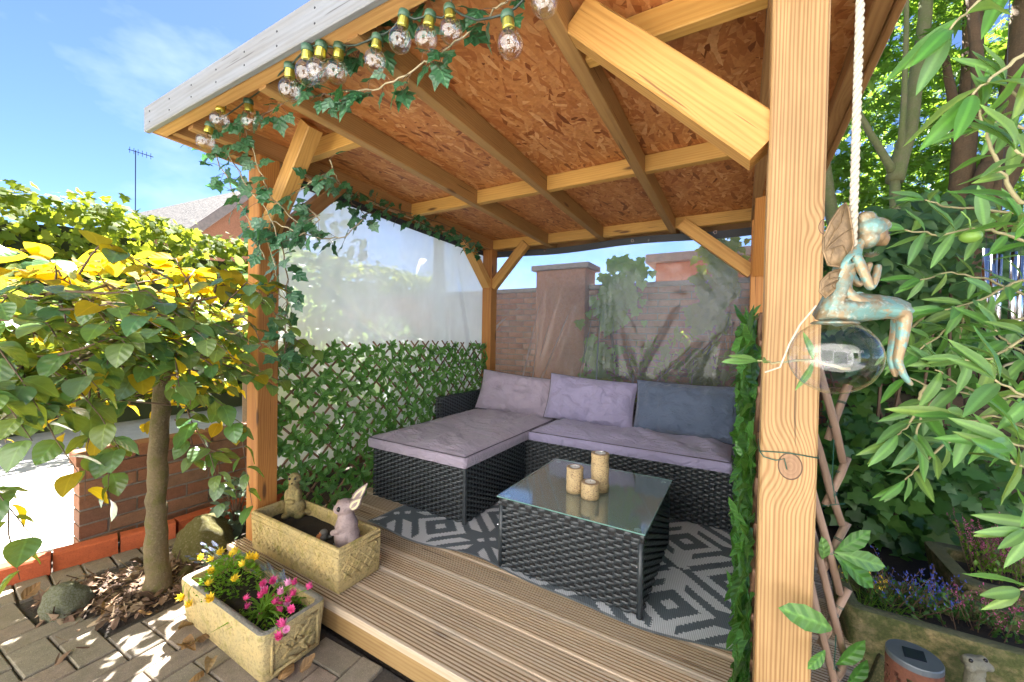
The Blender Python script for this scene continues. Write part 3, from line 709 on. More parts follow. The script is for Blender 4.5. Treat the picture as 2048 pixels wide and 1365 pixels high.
# front left: in the front plane, from post up to the first rafter
brace((XL+.115, YF+.045, 1.50), (XL+.50, YF+.045, cz(YF)+.07), .07, .082, (0,-1,0)) if False else None
def diag(a, b_, w, h, up, mat='brace'): brace(Vector(a), Vector(b_), w, h, up, mat)
diag((XL+.115, YF+.05, 1.665), (XL+.44, YF+.05, 2.085), .085, .07, (0,1,0))
# front right: from near post to the left, big in view
diag((XR+.008, YF+.035, 1.585), (XR-.46, YF+.035, 2.015+.05), .07, .098, (0,1,0)) if False else diag((XR+.0, YF+.05, 1.60), (XR-.46, YF+.05, 2.06), .1, .072, (0,1,0))
# left side braces
diag((XL+.05, YF+.09, 1.62), (XL+.05, YF+.47, cz(1.5)+.02), .07, .09, (1,0,0), 'plate')
diag((XL+.05, YB+.01, 1.62), (XL+.05, YB-.36, cz(2.7)+.02), .07, .085, (1,0,0))
# rear braces
diag((XL+.09, YB+.045, 1.61), (XL+.44, YB+.045, cz(YB)+.03), .085, .06, (0,1,0))
diag((XR+.01, YB+.045, 1.61), (XR-.44, YB+.045, cz(YB)+.04), .085, .06, (0,1,0))
diag((XR+.05, YB+.01, 1.60), (XR+.05, YB-.40, cz(2.7)+.03), .07, .085, (1,0,0), 'post')

# ------------------------------------------------------------------ deck
dk = thing('timber_deck', 'grooved timber deck under the gazebo', 'deck', (-1.0, 2.0, 0))
def deck_board(x0, x1, y0, w=.126, t=.027, ng=8):
    q = MB(); pr = [(0,0),(w,0)]                          # bottom
    e = .010; gw_ = (w-2*e)/ng; top = [(w, t-.003), (w-.003, t)]
    for k in range(ng):
        c_ = w-e-gw_*k
        top += [(c_-gw_*.27, t), (c_-gw_*.34, t-.006), (c_-gw_*.66, t-.006), (c_-gw_*.73, t)]
    top += [(.003, t), (0, t-.003)]
    pr = [(0,0),(w,0)] + top; n = len(pr); o = (random.uniform(0,20), random.uniform(-.09,.09), random.choice((-1,1))*random.uniform(.07,.16))
    vs = [(x0, y0+a, ZD-t+z) for a, z in pr] + [(x1, y0+a, ZD-t+z) for a, z in pr]
    g = [(o[0], a+o[1], z+o[2]) for a, z in pr] + [(o[0]+x1-x0, a+o[1], z+o[2]) for a, z in pr]
    fs = [(k, n+k, n+(k+1)%n, (k+1)%n) for k in range(n)] + [tuple(range(n)), tuple(range(2*n-1, n-1, -1))]
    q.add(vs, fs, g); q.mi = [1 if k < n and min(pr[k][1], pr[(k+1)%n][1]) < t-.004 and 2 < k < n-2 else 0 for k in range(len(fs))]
    return q.build('deck_board', [MAT['deck'], MAT['deck_groove']], dk)
NB = 18
for k in range(NB): deck_board(-2.15+random.uniform(-.003,.003), .36+random.uniform(-.004,.004), .946+k*.1315)
q = MB(); q.beam((-2.145, .968, .042), (.35, .968, .042), .024, .084, (0,0,1), .003); q.build('riser', MAT['riser'], dk)
q = MB(); q.beam((-2.132, .985, .042), (-2.132, 3.3, .042), .024, .084, (0,0,1), .003); q.build('riser', MAT['riser'], dk)
for k in range(5):
    q = MB(); x = -1.9+k*.5; q.beam((x, .99, .041), (x, 3.28, .041), .045, .084, (0,0,1), .003); q.build('joist', MAT['riser'], dk)

# ------------------------------------------------------------------ unseen house added to throw sunlight into the gazebo
MAT['render'] = stone('white_render', (.76,.76,.76), (.72,.72,.72), (.79,.79,.79), 1., .15)
nh = thing('added_fill_house', 'unseen white house added to bounce sunlight into the gazebo', 'house', (-1, -2.7, 0))
q = MB(); q.box((-5.5,-7,-.02),(4.5,-2.5,4.6)); q.build('wall', MAT['render'], nh)
q = MB(); q.hexa([(-5.8,-7.3,4.6),(4.8,-7.3,4.6),(4.8,-2.2,4.6),(-5.8,-2.2,4.6),(-5.8,-4.9,6.4),(4.8,-4.9,6.4),(4.8,-4.7,6.4),(-5.8,-4.7,6.4)]); q.build('roof', MAT['roof'], nh)
MAT['pane'] = plain('window_pane', (.05,.06,.07), .08)
for x0_, x1_, z0_, z1_ in ((-4.3,-2.9,1.0,2.2), (-.4,1.4,.05,2.15), (2.4,3.6,1.0,2.2)):
    q = MB(); q.box((x0_,-2.52,z0_),(x1_,-2.46,z1_)); w_ = q.build('window', MAT['render'], nh); q = MB(); q.box((x0_+.06,-2.47,z0_+.06),(x1_-.06,-2.455,z1_-.06)); q.build('pane', MAT['pane'], w_)
b = MB(); b.add([(-3.0,-2.5,.0),(3.5,-2.5,.0),(3.5,-.34,.0),(-3.0,-.34,.0)], [(0,1,2,3)]); struct(b.build('added_fill_patio', MAT['concrete']))  # unseen pale ground, added to bounce sun under the roof

# ------------------------------------------------------------------ rug
def rug_val(x, y):
    """diamonds with stepped arms; pairs of small squares midway between them"""
    PX, PY = .581, .544; gx, gy = (x+.22)/PX, (y-1.638)/PY
    dx, dy = (gx-round(gx))*PX*.936, (gy-round(gy))*PY; ax, ay = abs(dx), abs(dy); m_ = ax+ay
    for ox, oy in ((PX*.936/2, 0), (0, PY/2)):             # the pairs of squares
        ex, ey = dx-math.copysign(ox, dx), dy-math.copysign(oy, dy)
        if min(abs(ex-.021)+abs(ey-.021), abs(ex+.021)+abs(ey+.021)) < .022: return 1
    if m_ < .034: return 1
    if m_ < .103: return 0
    if m_ < .152: return 1
    if m_ < .203: return 1 if ax < .038 else 0
    if m_ < .268: return 0 if ay < .052 else 1
    c_ = (PX*.936/2-ax)+(PY/2-ay)
    if c_ < .05: return 0
    if c_ < .105: return 1
    if c_ < .165: return 0
    if c_ < .222: return 1 if (PX*.936/2-ax) > .03 else 0
    return 0
rg = MB(); x0, x1, y0, y1 = -1.745, .115, 1.455, 2.90; nx, ny = 310, 240
mi = []; vs = []
for j in range(ny+1):
    for i in range(nx+1):
        x = x0+(x1-x0)*i/nx; y = y0+(y1-y0)*j/ny; e = math.exp(-(j/ny)*9)
        yy = y + e*(.020*math.sin(x*5.2+.6)+.012*math.sin(x*11+1)); e2 = math.exp(-(j/ny)*13)
        zz = ZD+.0055 + e2*(.006+.006*math.sin(x*7.3+1.9)) + .0015*math.sin(x*9)*math.sin(y*8+1)
        vs.append((x, yy, zz))
fs = []
for j in range(ny):
    for i in range(nx):
        k = j*(nx+1)+i; fs.append((k, k+1, k+nx+2, k+nx+1))
        x = x0+(x1-x0)*(i+.5)/nx; y = y0+(y1-y0)*(j+.5)/ny
        edge = i < 2 or i > nx-3 or j < 2
        mi.append(2 if edge else rug_val(x + .004*((j % 2)-.5), y))
rg.add(vs, fs); rg.mi = mi
def rugmat(name, c):
    t = NT(name); o = t.obj(); sx = t.n('SeparateXYZ', {0: o}); 
    rib = t.math('SINE', t.math('MULTIPLY', t.math('ADD', sx.outputs[0], t.math('MULTIPLY', sx.outputs[1], .25)), 6.2832/.0075))
    col = t.mix(t.n('MapRange', {0: rib, 1: -.6, 2: .2, 3: .55, 4: 0.}).outputs[0], c, tuple(k*.45 for k in c))
    col = t.mix(t.math('MULTIPLY', t.noise(o, 8, 4), .3), col, tuple(k*.7 for k in c))
    return t.done(t.pbsdf(col, .6, t.bump(rib, .5, .002)))
rug = rg.build('outdoor_rug', [rugmat('rug_charcoal', (.15,.18,.205)), rugmat('rug_white', (.78,.80,.83)), rugmat('rug_edge', (.28,.31,.33))], None, True, loc=(-.8, 2.1, ZD))
# the vertices were written in world space: build() already moved them to the origin
tag(rug, 'grey and white geometric outdoor rug under the coffee table', 'rug')

# ------------------------------------------------------------------ rattan furniture
def weave(q, p, u, v, W, H, sw=.030, rh=.0135, amp=.0036):
    p = Vector(p); u = Vector(u); v = Vector(v); n = u.cross(v)
    cols = max(2, round(W/sw)); sw = W/cols; rows = max(2, round(H/rh)); rh = H/rows
    for r_ in range(rows):
        vs = []; fs = []; m_ = cols*6+1
        for i in range(m_):
            x = W*i/(m_-1); ph = math.cos(math.pi*(x/sw + r_)); off = (amp*.9*abs(ph)**.6 if ph > 0 else -2.6*amp*abs(ph)**.7) + .0007*math.sin(i*1.7+r_*5.3)
            for k, (tt, zz) in enumerate(((.04, -.0022), (.5, .0012), (.96, -.0022))):
                vs.append(p + u*x + v*(rh*(r_+tt)) + n*(off+zz))
        for i in range(m_-1):
            for k in range(2): fs.append((3*i+k, 3*i+3+k, 3*i+4+k, 3*i+1+k))
        q.add(vs, fs)
def woven_box(parent, name, a, b, faces='flrt', inset=.0):
    """dark core with strands on the faces that show: f(ront) l(eft) r(ight) t(op)"""
    x0,y0,z0 = a; x1,y1,z1 = b; e = .007
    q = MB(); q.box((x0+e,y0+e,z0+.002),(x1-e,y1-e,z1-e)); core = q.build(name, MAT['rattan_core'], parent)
    q = MB()
    if 'f' in faces: weave(q, (x0,y0,z0), (1,0,0), (0,0,1), x1-x0, z1-z0)
    if 'r' in faces: weave(q, (x1,y0,z0), (0,1,0), (0,0,1), y1-y0, z1-z0)
    if 'l' in faces: weave(q, (x0,y1,z0), (0,-1,0), (0,0,1), y1-y0, z1-z0)
    if 't' in faces: weave(q, (x0,y0,z1), (1,0,0), (0,1,0), x1-x0, y1-y0)
    q.build('rattan_weave', MAT['rattan'], core, True)
    return core
ZS = .432
sofa = thing('rattan_corner_sofa', 'black woven rattan corner sofa with chaise end', 'sofa', (-1.2, 2.6, ZD))
zb = ZD+.008
woven_box(sofa, 'chaise_base', (-2.008, 1.712, zb), (-1.278, 2.40, ZS), 'frlt')
woven_box(sofa, 'bench_base', (-2.008, 2.412, zb), (-.028, 2.985, ZS), 'frlt')
at_ = onx(880, 770, -1.99)
woven_box(sofa, 'armrest', (-2.075, 2.36, zb), (-2.010, 2.985, .655), 'frlt')
woven_box(sofa, 'backrest', (-2.075, 2.988, zb), (.05, 3.045, .665), 'frlt')
woven_box(sofa, 'side_panel', (-.024, 2.405, zb), (.03, 2.985, .64), 'frlt')
for x in (-1.262,):
    q = MB(); q.tube([(-1.286, 1.716, zb), (-1.286, 1.716, ZS)], .012, 8); q.build('corner_post', MAT['rattan'], sofa)
def cushion(name, label, a, b, mat, n=34, grp=None, seed=0, puff=.012):
    x0,y0,z0 = a; x1,y1,z1 = b; q = MB(); nx = max(8, int((x1-x0)/.022)); ny = max(8, int((y1-y0)/.022)); r_ = .022; h = z1-z0
    vs = []; fs = []; idx = {}
    def wr(x, y):
        v = Vector((x*4.2, y*4.2, seed*7.1)); a_ = mnoise.noise(v); b2 = mnoise.noise(Vector((x*9+y*4, y*13-x*6, seed+3.)))
        c_ = mnoise.noise(Vector((x*2.2, y*2.2, seed*3.3+9)))
        ridge = (1-abs(mnoise.noise(Vector((x*5+2*c_, y*5-2*c_, seed+20.)))))**6
        return .009*a_ + .013*b2*abs(b2)*2 + .021*ridge
    prof = [(0,0),(.0,.25),(.0,.5),(.0,.72),(.006,.86),(.016,.95)]
    for layer, (ins, t) in enumerate(prof):                # skirts
        per = []
        m_ = []
        for i in range(nx): m_.append((x0+(x1-x0)*i/nx, y0, 0, 1))
        for j in range(ny): m_.append((x1, y0+(y1-y0)*j/ny, -1, 0))
        for i in range(nx): m_.append((x1-(x1-x0)*i/nx, y1, 0, -1))
        for j in range(ny): m_.append((x0, y1-(y1-y0)*j/ny, 1, 0))
        for (x, y, dx, dy) in m_:
            cxx, cyy = (x0+x1)/2, (y0+y1)/2
            px_ = min(max(x, x0+ins), x1-ins); py_ = min(max(y, y0+ins), y1-ins)
            bulge = .006*math.sin(math.pi*t) + .004*mnoise.noise(Vector((x*8, y*8, t*2+seed)))
            px_ += -dx*bulge; py_ += -dy*bulge
            vs.append((px_, py_, z0+h*t))
    m_ = 2*(nx+ny)
    for l in range(len(prof)-1):
        for i in range(m_): fs.append((l*m_+i, l*m_+(i+1)%m_, (l+1)*m_+(i+1)%m_, (l+1)*m_+i))
    base = len(vs); ins = .024
    for j in range(ny+1):
        for i in range(nx+1):
            x = x0+ins+(x1-x0-2*ins)*i/nx; y = y0+ins+(y1-y0-2*ins)*j/ny
            d = min(x-x0, x1-x, y-y0, y1-y); k = min(1, max(0, (d-.02)/.10)); k = k*k*(3-2*k)
            vs.append((x, y, z1 + k*puff + (.25+.75*k)*wr(x, y)))
    W_ = nx+1
    for j in range(ny):
        for i in range(nx): k = base+j*W_+i; fs.append((k, k+1, k+W_+1, k+W_))
    top = (len(prof)-1)*m_; per = [base+i for i in range(nx)] + [base+j*W_+nx for j in range(ny)] + [base+ny*W_+nx-i for i in range(nx)] + [base+(ny-j)*W_ for j in range(ny)]
    for i in range(m_): fs.append((top+i, top+(i+1)%m_, per[(i+1)%m_], per[i]))
    q.add(vs, fs); root = thing(name, label, 'cushion', ((x0+x1)/2, (y0+y1)/2, z0), grp); q.build('cover', mat, root, True)
    q = MB(); e = .004; zc = z0+h*.9
    q.tube([(x0+e,y0+e,zc),(x1-e,y0+e,zc),(x1-e,y1-e,zc),(x0+e,y1-e,zc),(x0+e,y0+e,zc)], .0035, 5); q.build('piping', MAT['piping'], root)
    return root
cushion('seat_cushion', 'mauve grey seat cushion on the chaise end of the sofa', (-2.035, 1.69, ZS+.001), (-1.268, 2.985, ZS+.068), MAT['fab_mauve'], seed=1)
cushion('seat_cushion', 'lilac grey bench cushion below the two right-hand pillows', (-1.262, 2.41, ZS+.001), (-.03, 2.975, ZS+.066), MAT['fab_mauve2'], seed=5, puff=.016)
def pillow(label, cx, ybase, zbase, w, h, t, lean, yaw, mat, seed, tilt=0.):
    q = MB(); nx, ny = 34, 24; vs = []; fs = []
    for s_ in (1, -1):
        for j in range(ny+1):
            for i in range(nx+1):
                u = -1+2*i/nx; v = -1+2*j/ny
                k = max(0, (1-abs(u)**2.6))**.55 * max(0, (1-abs(v)**2.6))**.55
                x = u*w/2*(1-.05*(1-v*v)*0 - .045*(1-abs(v)**2)*abs(u)**3); z = v*h/2*(1-.055*(1-abs(u)**2)*abs(v)**3)
                n1 = mnoise.noise(Vector((u*2.3, v*2.0, seed))); n2 = mnoise.noise(Vector((u*7, v*3+u, seed+5))); ed = abs(v)**4*(1-abs(u)**6)
                pk = .018*ed*math.sin(u*26+seed*3+v*2) + .030*n1*k + .022*n2*k*abs(n2)*2 + .014*k*(1-abs(mnoise.noise(Vector((u*2.6+v, v*2.2-u*.6, seed+31)))))**5
                vs.append(Vector((x, s_*(-t/2)*k - s_*pk*(1 if k > .02 else 0), z + h/2)))
        b0 = 0 if s_ == 1 else (nx+1)*(ny+1)
        for j in range(ny):
            for i in range(nx):
                a = b0+j*(nx+1)+i; f = (a, a+1, a+nx+2, a+nx+1); fs.append(f if s_ == 1 else f[::-1])
    rot = Matrix.Rotation(yaw, 3, 'Z') @ Matrix.Rotation(tilt, 3, 'Y') @ Matrix.Rotation(-lean, 3, 'X'); base = Vector((cx, ybase, zbase))
    q.add([base + rot @ p for p in vs], fs)
    root = thing('back_pillow', label, 'pillow', base); q.build('cover', mat, root, True)
    q = MB(); loop = []
    for k in range(61):
        a = k/60*4; s_, f_ = int(a) % 4, a-int(a); u, v = ((-1+2*f_, -1), (1, -1+2*f_), (1-2*f_, 1), (-1, 1-2*f_))[s_]
        loop.append(base + rot @ Vector((u*w/2*(1-.045*(1-v*v)), 0, v*h/2*(1-.055*(1-u*u)) + h/2)))
    q.tube(loop, .003, 5); q.build('piping', MAT['piping'], root)
    return root
ps = ZS+.075
def pil(label, pxl, pxr, pyt, pyb, yy, mat, seed, lean, yaw, tilt=0., t=.15):
    a = ony(pxl, pyb, yy); b_ = ony(pxr, pyb, yy); w = (b_.x-a.x)*1.03; h = (ony((pxl+pxr)/2, pyt, yy+.07).z - ps)*1.06
    pillow(label, (a.x+b_.x)/2, yy, ps-.006, w, h, t, lean, yaw, mat, seed, tilt)
pil('mauve pillow leaning in the sofa corner beside the armrest', 958, 1098, 748, 825, 2.80, MAT['fab_mauve'], 1.3, .34, R(10), R(5))
pil('lilac grey pillow between the mauve and the slate pillows', 1090, 1262, 756, 855, 2.80, MAT['fab_mauve2'], 4.1, .30, R(3), R(3), .17)
pil('slate grey pillow at the end of the sofa by the leafy screen', 1266, 1474, 768, 880, 2.80, MAT['fab_slate'], 8.2, .27, R(-2), R(0), .18)

# coffee table
tx0, tx1, ty0, ty1 = -.918, -.290, 1.474, 2.10; TZ = 1.16-.7165
tb = thing('coffee_table', 'square black rattan coffee table with glass top', 'table', (-.6, 1.8, ZD))
woven_box(tb, 'body', (tx0+.022, ty0+.004, ZD+.016), (tx1-.004, ty1-.01, TZ-.042), 'frl')
q = MB(); q.box((tx0+.004, ty0+.002, TZ-.040), (tx1-.002, ty1-.002, TZ-.0075)); top_ = q.build('top_frame', MAT['rattan_core'], tb)
q = MB(); weave(q, (tx0, ty0, TZ-.0385), (1,0,0), (0,0,1), tx1-tx0, .030, .030, .015); weave(q, (tx1, ty0, TZ-.0385), (0,1,0), (0,0,1), ty1-ty0, .030, .030, .015)
weave(q, (tx0, ty0, TZ-.012), (1,0,0), (0,1,0), tx1-tx0, ty1-ty0, .030, .0135, .0022); q.build('rattan_weave', MAT['rattan'], top_, True)
for x, y in ((tx0+.010, ty0+.012), (tx1-.012, ty0+.010), (tx0+.01, ty1-.012), (tx1-.012, ty1-.012)):
    q = MB(); q.tube([(x, y, ZD+.010), (x, y, TZ-.041)], .0115, 10); lg = q.build('leg', MAT['rattan'], tb, True)
    q = MB(); q.tube([(x-.011, y-.008, ZD+.2), (x-.015, y-.01, ZD+.2)], .003, 6); q.build('screw', MAT['chrome'], lg)
q = MB(); e = .0
q.box((tx0-.004, ty0-.006, TZ-.0040), (tx1+.005, ty1+.004, TZ+.0010)); gtop = q.build('glass_top', MAT['table_glass'], tb)
q = MB()
for (a, b_) in (((tx0-.0045, ty0-.0066), (tx1+.0055, ty0-.0066)), ((tx1+.0056, ty0-.006), (tx1+.0056, ty1+.004)), ((tx1+.005, ty1+.0045), (tx0-.004, ty1+.0045)), ((tx0-.0046, ty1+.004), (tx0-.0046, ty0-.006))):
    q.beam((*a, TZ-.0015), (*b_, TZ-.0015), .0012, .0046, (0,0,1), 0)
q.build('glass_edge', MAT['glass_edge'], tb)
MAT['pad'] = plain('clear_rubber_pad', (.42,.50,.47), .3)
for x, y in ((tx0+.03, ty0+.03), (tx1-.03, ty0+.03), (tx0+.03, ty1-.03), (tx1-.03, ty1-.03)):
    q = MB(); q.tube([(x, y, TZ-.0068), (x, y, TZ-.0045)], .013, 12); q.build('rubber_pad', MAT['pad'], tb)
# birch log candle holders
def birch():
    t = NT('birch_bark'); o = t.obj(); a = t.noise(t.mapping(o, (1,1,2.6)), 120, 3, .6); b2 = t.noise(o, 40, 3)
    col = t.mix(b2, (.56,.44,.25), (.44,.29,.13)); col = t.mix(t.n('MapRange', {0: a, 1: .54, 2: .62}).outputs[0], col, (.15,.09,.05))
    return t.done(t.pbsdf(col, .8, t.bump(a, .5, .003)))
MAT['birch'] = birch(); MAT['endgrain'] = plain('cut_log_end', (.40,.29,.18), .8, 0, .3, 90, .4); MAT['wax'] = plain('white_wax', (.80,.78,.73), .5, var=.08); MAT['tin'] = plain('tealight_tin', (.7,.7,.7), .3, .9)
for lab, px_, pyb, pyt, wpx in (('medium birch log candle holder with tealight on glass table', 1149, 983, 935, 33), ('short birch log candle holder with tealight on glass table', 1180, 995, 965, 36), ('tallest birch log candle holder with tealight on glass table', 1199, 980, 908, 35)):
    c_ = onz(px_, pyb, TZ+.001); dep = (c_-O).dot(CF); r_ = wpx/2/FPX*dep; h = (pyb-pyt)/FPX*dep*1.02
    root = thing('candle_holder', lab, 'candle holder', c_)
    q = MB(); pr = [(r_*(1+.03*math.sin(k*2.3)), h*k/6) for k in range(7)]; q.lathe(c_, [(0,0)]+pr, 22); q.build('log', MAT['birch'], root, True)
    q = MB(); q.lathe(c_+Vector((0,0,h+.0003)), [(r_*.99,-.001),(r_*.95,.001),(r_*.62,.001),(r_*.60,-.006)], 22); q.build('log_end', MAT['endgrain'], root)
    q = MB(); q.lathe(c_+Vector((0,0,h-.004)), [(r_*.60,.001),(r_*.60,.007),(r_*.56,.007),(r_*.55,.005)], 20); tl_ = q.build('tealight', MAT['tin'], root)
    q = MB(); q.lathe(c_+Vector((0,0,h-.004)), [(r_*.56,.005),(r_*.3,.0055),(0,.006)], 20); q.build('wax', MAT['wax'], tl_, True)
    q = MB(); q.tube([c_+Vector((0,0,h)), c_+Vector((.001,0,h+.007))], .0009, 5); q.build('wick', MAT['cable'], tl_)

# ------------------------------------------------------------------ sheeting on the left and at the back
def fold(p, a, b_, w, amp):
    """ridge of a crease between a and b, fading at the ends"""
    a = Vector(a); b_ = Vector(b_); d = b_-a; L_ = d.length; t = max(0, min(1, (p-a).dot(d)/L_**2)); q_ = a+d*t; e = (p-q_).length
    ww = w*(.35+.65*t); return amp*math.exp(-(e/ww)**2)*min(1, t*4+.15)*(1.15-t*.3)
ts = thing('clear_sheeting', 'milky clear plastic sheeting above the leafy trellis screen', 'sheeting', (XL-.02, 2.1, 1.2))
b = MB(); nx, ny = 90, 60; ya, yb = YF+.13, YB+.06
vs = []
creases = [((2.70,1.78),(2.95,.9),.02,.02), ((2.62,1.86),(2.60,.8),.012,.012), ((1.4,1.5),(1.9,1.1),.03,.010), ((1.5,1.3),(2.1,1.05),.03,.010), ((1.3,1.1),(1.8,.8),.04,.012), ((2.05,1.2),(2.5,1.0),.03,.008)]
for j in range(ny+1):
    for i in range(nx+1):
        y = ya+(yb-ya)*i/nx; z = .35+(zroof(y)-.035-.35)*j/ny; p = Vector((y, z))
        x = XL-.022 + sum(fold(p, a, c_, w, am) for a, c_, w, am in creases) + .006*mnoise.noise(Vector((y*3, z*3, 1))) + .0025*mnoise.noise(Vector((y*11, z*9, 4)))
        vs.append((x, y, z))
b.add(vs, [(j*(nx+1)+i+1, j*(nx+1)+i, (j+1)*(nx+1)+i, (j+1)*(nx+1)+i+1) for j in range(ny) for i in range(nx)]); b.build('sheet', MAT['tarp_left'], ts, True)
b = MB(); b.beam((XL-.02, ya, zroof(ya)-.022), (XL-.02, yb, zroof(yb)-.022), .006, .045, (0,0,1), .001, nseg=1); b.build('hem', MAT['hem'], ts)
ts = thing('clear_sheeting', 'creased clear plastic sheeting across the back above the sofa', 'sheeting', (-1, YB+.12, 1.2))
b = MB(); nx, ny = 170, 90; xa, xb = XL+.08, XR+.05; vs = []; yb0 = YB+.112
creases = [((-1.55,1.50),(-1.72,.7),.03,.025), ((-1.52,1.62),(-1.62,.75),.016,.022), ((-1.70,1.45),(-2.02,1.22),.03,.02), ((-1.9,1.26),(-2.04,1.18),.02,.025), ((-1.25,1.42),(-1.52,.75),.03,.028), ((-1.05,1.45),(-1.18,.7),.02,.024),
           ((-1.0,1.5),(-1.02,.65),.018,.03), ((-.82,1.25),(-.68,.7),.025,.02), ((-.25,1.15),(-.62,.72),.024,.03), ((-.15,1.2),(-.38,.7),.018,.026), ((-.42,1.40),(-.75,.75),.02,.02), ((-1.38,1.55),(-1.60,.8),.014,.018), ((-.9,1.5),(-.88,.7),.016,.018), ((-.02,1.3),(-.5,.75),.016,.02), ((-.05,1.45),(-.12,.8),.03,.03)]
for j in range(ny+1):
    for i in range(nx+1):
        x = xa+(xb-xa)*i/nx; zt = zroof(3.18)-.03-.02*math.sin((x-xa)*2.4)**2; z = .45+(zt-.45)*j/ny; p = Vector((x, z))
        y = yb0 - sum(fold(p, a, c_, w, am) for a, c_, w, am in creases) - .012*mnoise.noise(Vector((x*2.4, z*1.7, 8))) - .004*mnoise.noise(Vector((x*9+z*4, z*5, 3))) - .0022*mnoise.noise(Vector((x*26+z*9, z*14, 5)))
        vs.append((x, y, z))
b.add(vs, [(j*(nx+1)+i, j*(nx+1)+i+1, (j+1)*(nx+1)+i+1, (j+1)*(nx+1)+i) for j in range(ny) for i in range(nx)]); b.build('sheet', MAT['tarp_back'], ts, True)
b = MB()
for k in range(20):
    xx0 = xa+(xb-xa)*k/20; xx1 = xa+(xb-xa)*(k+1)/20; f_ = lambda x: zroof(3.18)-.012-.02*math.sin((x-xa)*2.4)**2
    b.hexa([(xx0,yb0-.003,f_(xx0)-.045),(xx1,yb0-.003,f_(xx1)-.045),(xx1,yb0+.003,f_(xx1)-.045),(xx0,yb0+.003,f_(xx0)-.045),(xx0,yb0-.003,f_(xx0)+.01),(xx1,yb0-.003,f_(xx1)+.01),(xx1,yb0+.003,f_(xx1)+.01),(xx0,yb0+.003,f_(xx0)+.01)])
b.build('hem', MAT['hem'], ts)
for px_ in (1265, 1090, 1430):
    e = ony(px_, 487, yb0-.006); q = MB(); e.z = zroof(3.18)-.03
    for k in range(13): pass
    q.tube([e+Vector((math.cos(a)*.010, 0, math.sin(a)*.010)) for a in [k*math.pi/6 for k in range(13)]], .0035, 5); q.build('eyelet', MAT['chrome'], ts)

# ------------------------------------------------------------------ leafy trellis screens
LAU = [simple_leaf(LAUREL, MAT['laurel'], .35, c_, .01, 'leaf') for c_ in (.15, -.12, .3)]
LAR = [simple_leaf(LAUREL, MAT['laurel_r'], .35, c_, .01, 'leaf') for c_ in (.15, -.12, .3)]
def stick(parent, a, b_, r_=.0062, mat='willow'):
    q = MB(); a = Vector(a); b_ = Vector(b_); mid = (a+b_)/2 + rv(.006); q.tube([a, (a+mid)/2+rv(.003), mid, (b_+mid)/2+rv(.003), b_], [r_, r_*.95, r_, r_*1.05, r_*.9], 6); return q.build('stick', MAT[mat], parent, True)
def trellis(root, X, y0, y1, z0, z1, inward, dens, meshes, leafmat_, smin=.045, smax=.075, step=.115, edge=False):
    H = z1-z0; W = y1-y0; T = []; nodes = []
    k = -H
    while k < W:
        for s_, dx in ((1, 0.), (-1, .011)):
            pts = []
            ya_, yb_ = (y0+k, y0+k+H) if s_ == 1 else (y0+k+H, y0+k)
            za, zb_ = z0, z1
            # clip to the panel
            def clip(ya_, za, yb_, zb_):
                t0, t1 = 0., 1.; dy = yb_-ya_
                for lo, hi in ((y0, y1),):
                    if abs(dy) > 1e-9:
                        ta, tb = (lo-ya_)/dy, (hi-ya_)/dy
                        if ta > tb: ta, tb = tb, ta
                        t0, t1 = max(t0, ta), min(t1, tb)
                return t0, t1
            t0, t1 = clip(ya_, za, yb_, zb_)
            if t1-t0 > .06:
                a = Vector((X+dx*inward, ya_+(yb_-ya_)*t0, za+(zb_-za)*t0)); b_ = Vector((X+dx*inward, ya_+(yb_-ya_)*t1, za+(zb_-za)*t1))
                d = (b_-a).normalized(); b2 = b_ + (d*random.uniform(.0,.05) if t1 > .99 else Vector((0,0,0)))
                stick(root, a, b2); n_ = int((b_-a).length/step*dens)
                for i in range(n_):
                    c_ = a + (b_-a)*((i+random.random())/n_) + Vector((inward*.012, 0, 0)); m_ = random.choice((4,5,5,6)); ax = random.random()*6.28
                    for j in range(m_):
                        an = ax + j*6.28/m_ + random.uniform(-.3,.3); el = random.uniform(.15, .75)
                        dv = Vector((inward*el, math.cos(an), math.sin(an)+.12)); T.append(frame(c_, dv, (inward*1., random.uniform(-.4,.4), random.uniform(-.1,.6)), random.uniform(smin, smax), random.uniform(-.5,.5)))
        k += step
    leafset(root, T, meshes, leafmat_, 300)
    return T
tl = thing('trellis_screen', 'expanding willow trellis with artificial laurel leaves beside the chaise', 'trellis', (XL+.02, 2.0, ZD))
ztop = onx(760, 690, XL).z
trellis(tl, XL+.035, YF+.105, YB-.005, ZD+.01, ztop, 1, 1.3, LAU, MAT['laurel'], .04, .066)
tr_ = thing('trellis_screen', 'dense leafy willow trellis on the right side behind the front post', 'trellis', (XR+.05, 2.0, ZD))
trellis(tr_, XR+.012, YF+.13, YB-.005, ZD+.01, ztop+.13, -1, 1.1, LAR, MAT['laurel_r'], .06, .10)

